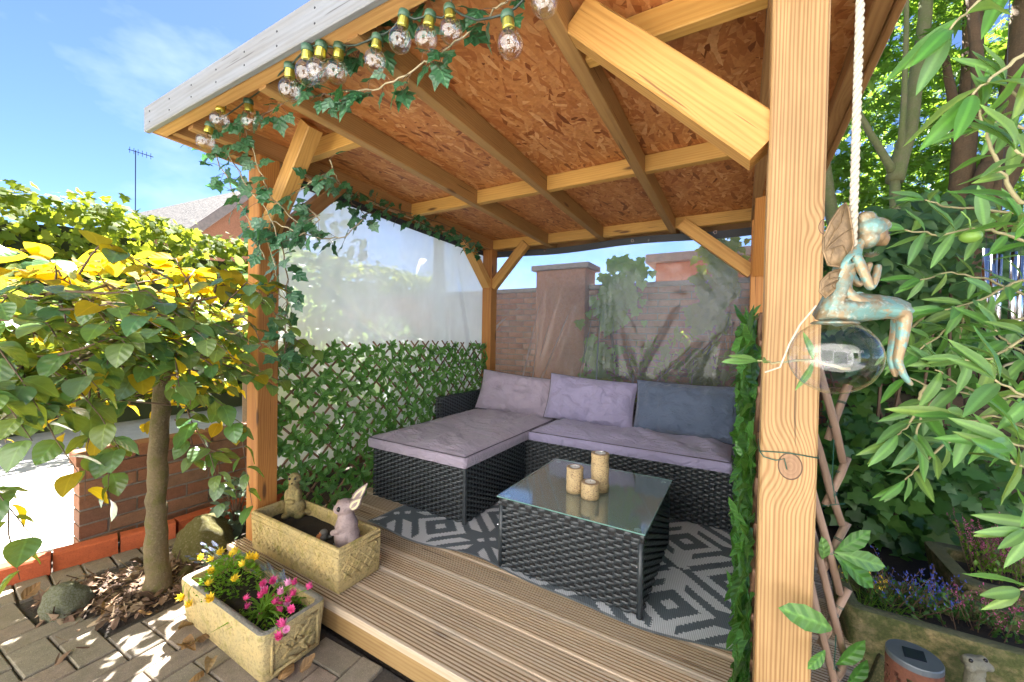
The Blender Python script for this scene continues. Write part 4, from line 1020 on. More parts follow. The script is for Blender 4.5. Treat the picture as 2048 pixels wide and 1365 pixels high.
# ------------------------------------------------------------------ statues by blending rounded masses
def blob(name, els, mat, parent, voxel=.004, smooth_it=6):
    q = MB()
    for c_, r_, *rot in els: q.ell(c_, r_, 14, 10, rot[0] if rot else None)
    o = q.build(name, mat, parent, True); md = o.modifiers.new('remesh', 'REMESH'); md.mode = 'VOXEL'; md.voxel_size = voxel; md.use_smooth_shade = True
    s_ = o.modifiers.new('smooth', 'SMOOTH'); s_.iterations = smooth_it; s_.factor = .5
    return o
def hollow_trough(root, x0, x1, y0, y1, z0, z1, wall, mat, rimmat, taper=.0, rnd=.012, soil=.05):
    """open stone trough with thick walls and rounded rim"""
    q = MB(); ring_ = []
    def loop(i, z):
        a, b_, c_, d = x0+i, x1-i, y0+i, y1-i; r_ = max(.004, rnd-i*.3) if i < wall else .01; pts = []
        for (cx_, cy_, a0) in ((b_-r_, c_+r_, -90), (b_-r_, d-r_, 0), (a+r_, d-r_, 90), (a+r_, c_+r_, 180)):
            for k in range(4): an = R(a0+30*k); pts.append((cx_+r_*math.cos(an), cy_+r_*math.sin(an), z))
        return pts
    n_ = 16; lv = [(taper+.006, z0), (taper, z0+.008), (taper*.5, (z0+z1)/2), (.0, z1-.012), (.003, z1-.003), (.010, z1), (wall-.008, z1), (wall-.001, z1-.006), (wall+.004, z1-soil-.02)]
    vs = []; 
    for i, z in lv: vs += [(x+random.uniform(-.0012,.0012), y+random.uniform(-.0012,.0012), zz+random.uniform(-.001,.001)) for x, y, zz in loop(i, z)]
    fs = []
    for l in range(len(lv)-1):
        for k in range(n_): fs.append((l*n_+k, l*n_+(k+1)%n_, (l+1)*n_+(k+1)%n_, (l+1)*n_+k))
    fs.append(tuple(range(n_-1, -1, -1))); q.add(vs, fs); o = q.build('trough_body', rimmat, root, True)
    try: o.data.set_sharp_from_angle(angle=R(40))
    except Exception: pass
    b = MB(); nx, ny = 18, 8; vs = []
    for j in range(ny+1):
        for i in range(nx+1):
            x = x0+wall-.002+(x1-x0-2*wall+.004)*i/nx; y = y0+wall-.002+(y1-y0-2*wall+.004)*j/ny
            vs.append((x, y, z1-soil+.012*mnoise.noise(Vector((x*14, y*14, z1*7)))))
    b.add(vs, [(j*(nx+1)+i, j*(nx+1)+i+1, (j+1)*(nx+1)+i+1, (j+1)*(nx+1)+i) for j in range(ny) for i in range(nx)]); b.build('soil', MAT['soil'], root, True)
    return o
px0, px1, py0, py1 = -2.008, -1.352, .985, 1.20; pz1 = .298
pt = thing('stone_trough', 'yellow stone trough with lattice relief holding animal statues', 'planter', ((px0+px1)/2, (py0+py1)/2, ZD))
hollow_trough(pt, px0, px1, py0, py1, ZD+.001, pz1, .02, MAT['planter'], MAT['planter'], .004, .008, pz1-ony(692, 1092, 1.09).z+.003)
def relief(name, segs, r_, parent, mat):
    q = MB()
    for a, b_ in segs: q.tube([a, b_], r_, 5)
    return q.build(name, mat, parent, True)
def lattice(o, u, W, z0, z1, n, step, nrm):
    segs = []; H = z1-z0; k = -H
    while k < W:
        for s_ in (1, -1):
            a = [k, 0.] if s_ == 1 else [k+H, 0.]; b_ = [k+H, H] if s_ == 1 else [k, H]
            t0, t1 = 0., 1.; d = b_[0]-a[0]
            ta, tb = sorted(((0-a[0])/d, (W-a[0])/d)); t0, t1 = max(0, ta), min(1, tb)
            if t1-t0 > .05:
                P = lambda t: Vector(o) + Vector(u)*(a[0]+d*t) + Vector((0,0,z0+H*t)) + Vector(nrm)
                segs.append((P(t0), P(t1)))
        k += step
    return segs
relief('lattice_relief', lattice((px0+.03, py0, 0), (1,0,0), px1-px0-.06, ZD+.045, pz1-.045, 0, .043, (0,.0008,0)), .0048, pt, MAT['planter'])
relief('lattice_relief', lattice((px1, py0+.02, 0), (0,1,0), py1-py0-.04, ZD+.045, pz1-.045, 0, .043, (-.0008,0,0)), .0046, pt, MAT['planter'])
for z in (pz1-.014, pz1-.036):
    relief('rope_band', [((px0+.005, py0+.0005, z), (px1-.004, py0+.0005, z)), ((px1-.0005, py0+.004, z), (px1-.0005, py1-.005, z))], .0036, pt, MAT['planter'])
segs = []
for k in range(52):
    x = px0+.012+k*.0124; segs.append(((x, py0+.001, pz1-.031), (x+.008, py0+.001, pz1-.019)))
for k in range(16):
    y = py0+.01+k*.0124; segs.append(((px1-.001, y, pz1-.031), (px1-.001, y+.008, pz1-.019)))
relief('braid_relief', segs, .0030, pt, MAT['planter'])
# rabbit statue
MAT['rabbit'] = stone('painted_rabbit_stone', (.26,.19,.175), (.33,.25,.235), (.17,.115,.11), 1.6, .4, .6)
MAT['ear_in'] = plain('cream_inner_ear', (.62,.54,.33), .7); MAT['black_eye'] = plain('black_eye', (.01,.008,.008), .15); MAT['rabbit_foot'] = plain('blue_grey_paint', (.08,.11,.15), .6)
zs = ony(692, 1092, 1.09).z; rc = ony(692, 1090, 1.09); rc.z = zs
dp = (rc-O).dot(CF); S = dp/FPX
def loc2(cen, dx, dy, dz=0): return cen + CR.normalized()*(dx*S) + Vector((0,0,1))*(dy*S) + Vector((CF.x, CF.y, 0)).normalized()*(dz*S)
rb = thing('rabbit_statue', 'painted stone rabbit sitting up in the trough', 'statue', rc)
f = lambda dx, dy, dz=0: loc2(rc, dx, dy, dz)
Rz = Matrix.Rotation(YAW, 3, 'Z')
els = [(f(2,20), (25*S,24*S,26*S), Rz), (f(1,42), (22*S,20*S,24*S), Rz), (f(0,58), (17*S,16*S,17*S), Rz), (f(-3,78), (19*S,17*S,17*S), Rz), (f(-16,74), (10*S,10*S,10*S), Rz), (f(-19,72), (6*S,6*S,6*S), Rz),
       (f(8,82), (12*S,13*S,11*S), Rz), (f(18,14,-8), (13*S,16*S,16*S), Rz), (f(-8,4,-10), (12*S,14*S,6*S), Rz), (f(6,4,-14), (14*S,8*S,6*S), Rz),
       (f(-2,45,-14), (7*S,7*S,9*S), Rz), (f(-10,38,-17), (8*S,6*S,6*S), Rz), (f(-19,34,-16), (6*S,5*S,6*S), Rz), (f(-6,44,14), (7*S,7*S,9*S), Rz), (f(-20,36,6), (6*S,6*S,6*S), Rz), (f(22,6,12), (9*S,9*S,9*S), Rz)]
blob('body', els, MAT['rabbit'], rb, .0035, 5)
def ear(base, tip, w, name='ear'):
    base = Vector(base); tip = Vector(tip); d = tip-base; side_ = d.cross(CF).normalized(); q = MB(); vs = []; fs = []; n_ = 8
    for i in range(n_+1):
        t = i/n_; h = w*math.sin(math.pi*min(1, .12+.88*t)**.8)*(1 if t < 1 else .02); c_ = base+d*t
        for k in range(8):
            a = k*math.pi/4; vs.append(c_ + side_*(h*math.cos(a)) + Vector((CF.x,CF.y,0))*(.26*h*math.sin(a)+.25*h*abs(math.cos(a))*-1*0))
    for i in range(n_):
        for k in range(8): fs.append((i*8+k, i*8+(k+1)%8, (i+1)*8+(k+1)%8, (i+1)*8+k))
    fs.append(tuple(range(7,-1,-1))); fs.append(tuple(n_*8+k for k in range(8)))
    q.add(vs, fs); e = q.build(name, MAT['rabbit'], rb, True)
    q = MB(); 
    for kk in range(1):
        vs = []; fs = []
        for i in range(n_+1):
            t = i/n_; h = .66*w*math.sin(math.pi*min(1, .12+.88*t)**.8)*(1 if t < 1 else .02); c_ = base+d*(.06+.86*t) - Vector((CF.x,CF.y,0))*(w*.27)
            vs += [c_-side_*h, c_ + Vector((CF.x,CF.y,0))*.002, c_+side_*h]
        for i in range(n_): fs += [(3*i,3*i+1,3*i+4,3*i+3), (3*i+1,3*i+2,3*i+5,3*i+4)]
        q.add(vs, fs)
    q.build('inner_ear', MAT['ear_in'], e, True)
ear(f(10,84,6), f(38,122,12), 10*S); ear(f(12,78,-9), f(36,104,-13), 10.5*S)
for dz in (-15.5, 14): 
    q = MB(); q.ell(f(-9,80,dz), (3.6*S,3.6*S,5*S), 10, 8, Rz); q.build('eye', MAT['black_eye'], rb, True)
q = MB(); q.ell(f(-25,74,0), (2.2*S,2.4*S,2*S), 8, 6, Rz); q.build('nose', MAT['black_eye'], rb, True)
q = MB(); q.lathe(rc, [(0,-.004),(24*S,-.004),(25*S,5*S),(20*S,9*S),(0,9*S)], 18, 0, 1, .95); q.build('base', MAT['rabbit_foot'], rb, True)
# meerkat statue
MAT['meerkat'] = stone('mossy_yellow_statue_stone', (.32,.24,.085), (.25,.20,.09), (.12,.09,.04), 1.8, .6, moss=(.20,.19,.05), moss_amt=.3)
mc = ony(590, 1068, 1.14); mc.z = zs; S = (mc-O).dot(CF)/FPX
mk = thing('meerkat_statue', 'small mossy stone meerkat sitting at the far end of the trough', 'statue', mc)
f = lambda dx, dy, dz=0: loc2(mc, dx, dy, dz)
els = [(f(0,16), (20*S,16*S,20*S), Rz), (f(-2,38), (15*S,13*S,20*S), Rz), (f(-3,56), (10*S,10*S,12*S), Rz), (f(-2,73), (12*S,11*S,12*S), Rz), (f(1,67,-9), (6.5*S,7*S,5.5*S), Rz), (f(-12,72), (2.6*S,2.5*S,3*S), Rz), (f(9,72), (2.6*S,2.5*S,3*S), Rz),
       (f(-13,40,-6), (5*S,6*S,14*S), Rz), (f(9,40,-6), (5*S,6*S,14*S), Rz), (f(-4,32,-14), (10*S,4*S,5*S), Rz), (f(-12,4,-10), (8*S,12*S,6*S), Rz), (f(14,4,-10), (10*S,12*S,6*S), Rz), (f(26,5,2), (12*S,5*S,5*S), Rz)]
blob('body', els, MAT['meerkat'], mk, .003, 4)
for dx in (-6.2, 4.6):
    q = MB(); q.ell(f(dx,76,-10.2), (2.6*S,1.6*S,2.6*S), 8, 6, Rz); q.build('eye', MAT['black_eye'], mk, True)
q = MB(); q.ell(f(1.5,68.5,-15.6), (2*S,1.6*S,1.6*S), 8, 6, Rz); q.build('nose', MAT['black_eye'], mk, True)
# robin ornament
rcn = ony(645, 1084, 1.06); rcn.z = zs; S = (rcn-O).dot(CF)/FPX
rbn = thing('robin_ornament', 'small robin ornament with orange breast in front of the rabbit', 'ornament', rcn)
f = lambda dx, dy, dz=0: loc2(rcn, dx, dy, dz)
MAT['robin_back'] = plain('robin_brown', (.13,.12,.10), .6, 0, .4, 150); MAT['robin_breast'] = plain('robin_orange', (.50,.17,.045), .6, 0, .4, 150)
blob('body', [(f(0,9), (10*S,9*S,9*S), Rz), (f(2,17), (8*S,8*S,7*S), Rz), (f(9,6,5), (8*S,4*S,3.5*S), Rz)], MAT['robin_back'], rbn, .002, 3)
blob('breast', [(f(-4.5,9,-3), (7.2*S,7*S,7.5*S), Rz), (f(-2,16,-5), (5*S,4*S,4*S), Rz)], MAT['robin_breast'], rbn, .002, 3)
q = MB(); q.tube([f(-7,17,-7), f(-11,16,-9)], [1.4*S,.2*S], 6); q.build('beak', MAT['black_eye'], rbn)
for k in range(2):
    q = MB(); q.ell(f(-4+5*k,19,-8+2*k), (1*S,1*S,1*S), 6, 5); q.build('eye', MAT['black_eye'], rbn, True)

# front flower trough
fx = (-1.905, -1.302); fy = (.672, .905); fz = ony(538, 1290, .672).z
ft = thing('flower_trough', 'weathered stone trough with grey rim planted with flowers beside deck', 'planter', (-1.6, .79, 0))
hollow_trough(ft, fx[0], fx[1], fy[0], fy[1], .002, fz, .026, MAT['planter'], MAT['planter_rim'], .012, .025, .05)
segs = []
pw = fy[1]-fy[0]
for (a, b_) in (((.04,.03),(.96-.77*0,.03)),): pass
xs_ = fx[1]-.004; A_ = lambda u, v: Vector((xs_, fy[0]+pw*u, fz*v))
segs = [(A_(.16,.16), A_(.84,.16)), (A_(.84,.16), A_(.84,.86)), (A_(.84,.86), A_(.16,.86)), (A_(.16,.86), A_(.16,.16))]
relief('panel_border', segs, .006, ft, MAT['planter'])
random.seed(3)
segs = []
for k in range(26):
    u, v = random.uniform(.24,.76), random.uniform(.24,.78); an = random.uniform(0,6.28); segs.append((A_(u,v), A_(min(.8,max(.2,u+.16*math.cos(an))), min(.82,max(.2,v+.2*math.sin(an))))))
relief('carved_relief', segs, .0055, ft, MAT['planter'])
zs2 = fz-.05
# flowers
def petal_mat(name, c): 
    t = NT(name); r = t.rnd(); col = t.mix(r, c, tuple(min(1, k*1.35+.04) for k in c)); b_ = t.pbsdf(col, .6); tl_ = t.n('BsdfTranslucent', {'Color': col}).outputs[0]
    return t.done(t.n('MixShader', {0: .35, 1: b_, 2: tl_}).outputs[0])
MAT['yellow'] = petal_mat('yellow_petal', (.80,.55,.02)); MAT['pink'] = petal_mat('pink_petal', (.62,.06,.24)); MAT['pinkp'] = petal_mat('pale_pink_petal', (.72,.30,.50)); MAT['lav'] = petal_mat('lavender_petal', (.22,.24,.42)); MAT['heather'] = petal_mat('heather_petal', (.50,.09,.24)); MAT['blue'] = petal_mat('blue_petal', (.05,.08,.40))
MAT['grass_leaf'] = leafmat('bright_strap_leaf', [(.10,.22,.02),(.16,.30,.03)], (.4,.6,.05), .35); MAT['fine_leaf'] = leafmat('fine_green_leaf', [(.09,.24,.015),(.14,.31,.02),(.19,.36,.03)], (.4,.6,.05), .35); MAT['lav_leaf'] = leafmat('lavender_leaf', [(.11,.17,.11),(.15,.21,.15)], (.3,.4,.2), .25)
FINE = [simple_leaf([(0,0),(.3,.22),(.65,.26),(1,0)], MAT['fine_leaf'], .3, c_, 0, 'leaf') for c_ in (.1,-.2)]
STRAP = [simple_leaf([(0,.03),(.3,.045),(.7,.04),(1,0)], MAT['grass_leaf'], .6, c_, 0, 'leaf') for c_ in (.35,.6)]
LAVL = [simple_leaf([(0,.02),(.4,.06),(1,0)], MAT['lav_leaf'], .3, .1, 0, 'leaf')]
def bloom(name, mat, r_, n_=7, layers=2):
    q = MB()
    for l in range(layers):
        for k in range(n_):
            a = 6.283*(k+.5*l)/n_; d = Vector((math.cos(a), math.sin(a), .35+.7*l)); s_ = Vector((-math.sin(a), math.cos(a), 0))
            q.add([(0,0,0), d*(r_*.6)+s_*(r_*.3), d*r_, d*(r_*.6)-s_*(r_*.3)], [(0,1,2,3)])
    return q.mesh(name, mat)
def plant_stem(q, a, b_, r_=.0014, sag=.02):
    a = Vector(a); b_ = Vector(b_); m_ = (a+b_)/2 + Vector((0,0,sag)); q.tube([a, (a+m_)/2+Vector((0,0,sag*.4)), m_, (m_+b_)/2+Vector((0,0,sag*.3)), b_], r_, 4, cap=False)
yp = thing('yellow_flower_plant', 'bushy yellow flowering plant spilling over the flower trough', 'plant', (-1.74, .79, zs2))
stemq = MB(); T = []; Yb = bloom('flower', MAT['yellow'], .014, 6, 3)
heads = [(305,1158),(345,1172),(401,1117),(394,1172),(389,1185),(405,1200),(428,1118),(460,1110),(466,1106),(485,1133),(497,1118),(513,1116),(465,1160),(413,1170),(424,1145),(420,1202),(423,1142),(437,1108),(390,1224),(406,1236),(421,1200)]
for (x, y) in heads:
    p = ony(x, y, .77 + random.uniform(-.08,.06) - (.11 if x < 425 and y > 1190 else 0)); 
    if p.z > .45 or p.z < .1: continue
    if p.z < fz and p.y < fy[0]+.03: p.y = fy[0]-.014
    base = Vector((-1.745+random.uniform(-.05,.05), .785+random.uniform(-.04,.04), zs2)); (plant_stem(stemq, base, p, .0012, .02) if p.y > fy[0]+.02 or p.z > fz+.01 else (plant_stem(stemq, base, Vector((p.x, fy[0]-.004, fz+.012)), .0012, .02), stemq.tube([(p.x, fy[0]-.004, fz+.012), (p.x, min(p.y, fy[0]-.006), fz-.005), p], .0012, 4)))
    link('flower', Yb, yp, frame(p, rv(), (0,0,1), 1.) @ Matrix.Identity(4))
for k in range(520):
    th = random.random()*6.28; rr = random.random()**.5; c_ = Vector((-1.735+.12*rr*math.cos(th), .78+.10*rr*math.sin(th), zs2+.02+.115*(1-rr*rr)*random.uniform(.35,1.05)))
    T.append(frame(c_, (math.cos(th)+random.uniform(-.6,.6), math.sin(th)+random.uniform(-.6,.6), random.uniform(-.1,.8)), (0,0,1), random.uniform(.013,.024), random.uniform(-.6,.6)))
stemq.build('stems', MAT['fine_leaf'], yp); leafset(yp, T, FINE, MAT['fine_leaf'], 0)
pp = thing('pink_flower_plant', 'pink flowering plant with strap leaves in the flower trough', 'plant', (-1.46, .79, zs2))
stemq = MB(); Pb = bloom('flower', MAT['pink'], .0125, 7, 3); Pw = bloom('flower', MAT['pinkp'], .012, 7, 3)
heads = [(487,1200),(463,1260),(477,1245),(477,1219),(493,1219),(509,1220),(519,1235),(544,1165),(523,1170),(527,1180),(530,1187),(521,1195),(545,1198),(561,1188),(546,1208),(541,1208),(560,1209),(571,1210),(576,1205),(584,1221),(586,1192),(577,1171),(590,1170),(620,1178),(541,1226),(548,1226),(562,1227),(556,1223),(565,1255),(572,1260),(560,1276),(566,1250)]
for i, (x, y) in enumerate(heads):
    p = ony(x, y, .765 + random.uniform(-.05,.07) - (.09 if y > 1240 else 0)); base = Vector((-1.475+random.uniform(-.03,.03), .785+random.uniform(-.03,.03), zs2))
    if p.z > .42 or p.z < .12: continue
    if p.z < fz and p.y < fy[0]+.03: p.y = fy[0]-.014
    (plant_stem(stemq, base, p, .0015, .015) if p.y > fy[0]+.02 or p.z > fz+.01 else (plant_stem(stemq, base, Vector((p.x, fy[0]-.004, fz+.012)), .0015, .02), stemq.tube([(p.x, fy[0]-.004, fz+.012), (p.x, min(p.y, fy[0]-.006), fz-.005), p], .0015, 4))); link('flower', Pw if i % 4 == 1 else Pb, pp, frame(p, rv(), (0,0,1), 1.))
stemq.build('stems', MAT['grass_leaf'], pp)
T = [frame((-1.475+random.uniform(-.03,.03), .785+random.uniform(-.03,.03), zs2), (math.cos(a), math.sin(a), random.uniform(.5,1.4)), (0,0,1), random.uniform(.07,.15)) for a in [random.random()*6.28 for _ in range(34)]]
leafset(pp, T, STRAP, MAT['grass_leaf'], 40)
gc = thing('ground_cover_plant', 'tiny round-leaved plant covering soil around the pink flowers', 'plant', (-1.40, .79, zs2))
T = [frame((random.uniform(-1.55,-1.335), random.uniform(.71,.875), zs2+random.uniform(.004,.02)), rv(), (random.uniform(-.4,.4), random.uniform(-.4,.4), 1), random.uniform(.008,.015)) for _ in range(420)]
leafset(gc, T, FINE, MAT['fine_leaf'], 0)
def lavender(label, spots, base, n_leaf, grp=None):
    lv_ = thing('lavender_plant', label, 'plant', base); q = MB(); qf = MB(); T = []
    for (tip) in spots:
        tip = Vector(tip); plant_stem(q, base, tip, .0013, .01); d = (tip-base).normalized()
        sp_ = MB()
        for k in range(26):
            c_ = tip - d*(.04*k/26) ; a = k*2.4; rr = .0055*(.5+k/30); s_ = Vector((math.cos(a), math.sin(a), .5))*rr; e_ = Vector((-math.sin(a), math.cos(a), .2))*rr*.6
            sp_.add([c_, c_+s_+e_, c_+s_*1.4, c_+s_-e_], [(0,1,2,3)])
        sp_.build('flower_spike', MAT['lav'], lv_)
        for k in range(n_leaf): t = random.uniform(.1,.8); T.append(frame(base+(tip-base)*t, d+rv(.8), rv(), random.uniform(.022,.04)))
    q.build('stems', MAT['lav_leaf'], lv_); leafset(lv_, T, LAVL, MAT['lav_leaf'], 0)
bl = Vector((-1.84,.84,zs2))
lavender('lavender with blue-grey spikes at the back of the flower trough', [ony(x, y, .84) for x, y in ((370,1113),(378,1118),(392,1108),(400,1085),(424,1083),(418,1095),(404,1100),(388,1125))], bl, 10)
bl = Vector((-1.52,.87,zs2))
lavender('pale mauve spiky plant in the flower trough against the deck', [ony(x, y, .87) for x, y in ((482,1105),(520,1130),(534,1125),(560,1145),(566,1140),(500,1140),(546,1150),(488,1122))], bl, 7)

# ------------------------------------------------------------------ rocks
def rock(name, label, c, r_, mat, seed, rotz=0., cat='rock', flat=1., cuts=0):
    bm = bmesh.new(); bmesh.ops.create_icosphere(bm, subdivisions=4, radius=1); rs = random.Random(seed)
    pl = [(Vector((rs.uniform(-1,1), rs.uniform(-1,1), rs.uniform(-.3,1))).normalized(), rs.uniform(.55,.85)) for _ in range(9)]
    for v in bm.verts:
        p = v.co.copy()
        for n_, d in pl:
            k = p.dot(n_)-d
            if k > 0: p -= n_*k*.9
        p += p.normalized()*(.10*mnoise.noise(p*1.7+Vector((seed,0,0))) + .05*mnoise.noise(p*5+Vector((0,seed,0))) + .02*mnoise.noise(p*13))
        v.co = p
    me = bpy.data.meshes.new(name); bm.to_mesh(me); bm.free(); me.materials.append(mat); me.polygons.foreach_set('use_smooth', [True]*len(me.polygons))
    o = bpy.data.objects.new(name, me); COL.objects.link(o); o.location = c; o.scale = r_; o.rotation_euler = (0, 0, rotz); return tag(o, label, cat)
p = onz(388, 1118, 0); rock('boulder', 'large mossy boulder beside the deck behind the trunk', (p.x-.05, p.y+.06, .06), (.15,.16,.13), MAT['boulder'], 4, .4)
p = onz(130, 1222, 0); rock('rock', 'grey green angular stone lying in the bark mulch', (p.x+.02, p.y+.01, .05), (.065,.085,.095), MAT['rock'], 11, -.5)
p = onz(25, 1150, 0); rock('flagstone', 'pale flat stone on the red edging', (p.x-.02, p.y-.03, .045), (.13,.07,.035), MAT['flagstone'], 17, .5)
p = onz(375, 1150, 0); rock('pebble', 'small brown stone at the edge of the mulch by the boulder', (p.x, p.y, .02), (.032,.04,.022), MAT['boulder'], 23, .2)

# ------------------------------------------------------------------ dry leaves on the paving
MAT['dry'] = leafmat('dry_brown_leaf', [(.22,.12,.05),(.30,.17,.07),(.15,.08,.035),(.36,.26,.12)], (.4,.25,.08), .2, .7, 26.)
DRY = [simple_leaf(BEECH, MAT['dry'], f_, c_, .05, 'dry_leaf') for f_, c_ in ((.9,.5),(-.6,.3),(.4,-.6))]
for i, (x, y) in enumerate(((357,1262),(368,1280),(380,1285),(425,1318),(405,1342),(600,1345),(362,1290),(392,1278),(300,1230),(213,1212),(560,1360),(45,1200))):
    p = onz(x, y, .012+.012*random.random()); o = link('dry_leaf', DRY[i % 3], None, frame(p, (random.uniform(-1,1), random.uniform(-1,1), random.uniform(-.1,.4)), (random.uniform(-.4,.4), random.uniform(-.4,.4), 1), random.uniform(.045,.065)))
    tag(o, ('curled brown fallen leaf lying against the base of the flower trough' if i in (0,1,2,6,7) else 'flat brown fallen leaf on the herringbone paving' if i in (3,4,5,10) else 'dry brown leaf at the edge of the bark mulch'), 'leaf', 'fallen leaves on the ground')

# ------------------------------------------------------------------ beech tree (left foreground)
def limb(q, pts, r0, r1, n=7):
    pts = [Vector(p) for p in pts]; out = []
    for i in range(len(pts)-1):
        for k in range(4): out.append(pts[i].lerp(pts[i+1], k/4) + rv((r0+r1)*.12))
    out.append(pts[-1]); m_ = len(out); q.tube(out, [r0+(r1-r0)*i/(m_-1) for i in range(m_)], n)
tb0 = onz(316, 1184, 0)
bt = thing('beech_tree', 'slim beech tree with broad green and sunlit golden leaves by the deck', 'tree', (tb0.x, tb0.y, 0))
dpt = (tb0-O).dot(CF)
tp = [Vector((tb0.x, tb0.y, -.05)), ond(314, 1130, dpt), ond(312, 1000, dpt), ond(318, 880, dpt*1.0), ond(325, 760, dpt*1.01), ond(335, 680, dpt*1.02), ond(345, 600, dpt*1.03)]
q = MB(); rr = [.056, .042, .035, .036, .031, .026, .016]; pts = []; rad = []
for i in range(len(tp)-1):
    for k in range(6): pts.append(tp[i].lerp(tp[i+1], k/6) + rv(.0035)); rad.append((rr[i]+(rr[i+1]-rr[i])*k/6)*(1+random.uniform(-.06,.06)))
pts.append(tp[-1]); rad.append(rr[-1]); q.tube(pts, rad, 14); q.build('trunk', MAT['bark'], bt, True)
BE = [simple_leaf(BEECH, MAT['beech'], f_, c_, .012, 'leaf') for f_, c_ in ((.25,.12),(.15,.28),(.35,-.05),(.1,.18))]
BG = [simple_leaf(BEECH, MAT['beech_sunlit'], f_, c_, .012, 'leaf') for f_, c_ in ((.25,.12),(.15,.28))]
T1, T2 = [], []; brq = MB(); random.seed(21)
def spray(base, tip, n_, size, sun_share=0., droop=.0, r0=.006):
    base = Vector(base); tip = Vector(tip); mid = (base+tip)/2 + Vector((0,0,.05)) + rv(.03); pts = [base, base.lerp(mid,.5)+rv(.01), mid, mid.lerp(tip,.5)+rv(.012)-Vector((0,0,droop*.3)), tip-Vector((0,0,droop))]
    brq.tube(pts, [r0, r0*.8, r0*.6, r0*.45, r0*.25], 5)
    for k in range(n_):
        t = .25+.78*(k+random.random()*.6)/n_; t = min(t, 1.); s_ = t*4; i = min(3, int(s_)); p = pts[i].lerp(pts[i+1], s_-i)
        d = (pts[i+1]-pts[i]).normalized(); sd_ = d.cross(Vector((0,0,1))).normalized()*(1 if k % 2 else -1)
        dv = d*.75 + sd_*random.uniform(.5,1.1) + Vector((0,0,random.uniform(-.45,.12))) + rv(.22)
        m4 = frame(p+rv(.008), dv, Vector((0,0,1))+rv(.45), size*random.uniform(.75,1.15))
        (T2 if random.random() < sun_share else T1).append(m4)
def P3(x, y, d): return ond(x, y, d)
# leading limbs from the trunk top, then sprays through the crown's volume
tops = [tp[4], tp[5], tp[6]]
limbs = [(-2.55,.20,1.25),(-2.35,-.05,1.15),(-2.0,.30,1.28),(-1.95,.75,1.3),(-2.45,.85,1.32),(-2.2,1.0,1.22),(-1.75,.35,1.05),(-2.7,.5,1.2),(-2.1,.05,.95),(-1.9,.62,1.0),(-2.3,.55,1.35)]
for l in limbs:
    l = Vector(l); s_ = random.choice(tops[:2]); q = MB(); limb(q, [s_, s_.lerp(l,.5)+Vector((0,0,.06)), l], .014, .005, 6); q.build('branch', MAT['bark'], bt, True)
    for k in range(7):
        t = random.uniform(.3,1.); b0 = s_.lerp(l, t); tip = b0 + Vector((random.uniform(-.42,.42), random.uniform(-.42,.38), random.uniform(-.22,.12)))
        tip.z = min(tip.z, 1.40); spray(b0, tip, random.randint(8,12), random.uniform(.066,.086), .10, .04)
for k in range(85):
    b0 = Vector((random.uniform(-2.7,-1.7), random.uniform(-.35,.68), random.uniform(.86,1.3))); tip = b0+Vector((random.uniform(-.3,.3), random.uniform(-.3,.3), random.uniform(-.15,.08))); spray(b0, tip, 10, .074, .08, .03, .004)
# top layer, catching the sun
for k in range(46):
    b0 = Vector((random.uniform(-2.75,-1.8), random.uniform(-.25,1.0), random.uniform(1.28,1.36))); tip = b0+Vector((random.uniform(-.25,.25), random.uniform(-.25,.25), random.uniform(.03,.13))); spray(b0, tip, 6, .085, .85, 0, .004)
# nearer low sprays on the left and drooping sprays in front of the post
for (xa, ya, da), (xb, yb_, db), n_, sz in (((-60,760,1.25),(160,930,1.15),8,.085), ((-80,850,1.2),(70,1060,1.12),8,.085), ((30,700,1.3),(250,900,1.25),8,.085), ((180,760,1.45),(170,985,1.4),7,.085), ((-60,640,1.2),(200,760,1.15),9,.085), ((60,560,1.3),(280,700,1.2),9,.085),
        ((300,620,1.5),(470,700,1.35),9,.08), ((330,740,1.6),(470,840,1.45),8,.078), ((350,680,1.6),(530,690,1.42),9,.078), ((370,800,1.62),(440,960,1.5),9,.078), ((430,800,1.66),(505,1000,1.55),10,.075), ((350,840,1.66),(380,920,1.55),7,.078), ((250,880,1.5),(215,1000,1.45),6,.085), ((-60,950,1.2),(40,1140,1.15),6,.08),
        ((440,620,1.6),(530,590,1.45),7,.07), ((420,900,1.68),(450,1000,1.6),8,.07), ((-60,700,1.1),(80,800,1.02),7,.085), ((120,620,1.25),(330,640,1.15),8,.085)):
    spray(P3(xa,ya,da), P3(xb,yb_,db), n_, sz, .04, .03, .004)
# hedge continuing behind, backlit
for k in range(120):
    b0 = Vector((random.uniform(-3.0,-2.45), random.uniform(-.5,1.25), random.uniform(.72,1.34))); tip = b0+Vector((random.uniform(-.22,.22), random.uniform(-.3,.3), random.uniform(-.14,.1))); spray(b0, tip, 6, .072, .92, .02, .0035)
for k in range(48):
    b0 = Vector((random.uniform(-3.1,-2.6), random.uniform(.6,1.35), random.uniform(.95,1.38))); tip = b0+Vector((random.uniform(-.22,.22), random.uniform(-.3,.2), random.uniform(-.1,.1))); spray(b0, tip, 7, .08, .6, .02, .0035)
stuff(brq.build('twigs', MAT['twig'], bt, True))
leafset(bt, T1, BE, MAT['beech'], 300); leafset(bt, T2, BG, MAT['beech_sunlit'], 200, 'sunlit_leaf', 'sunlit_foliage')

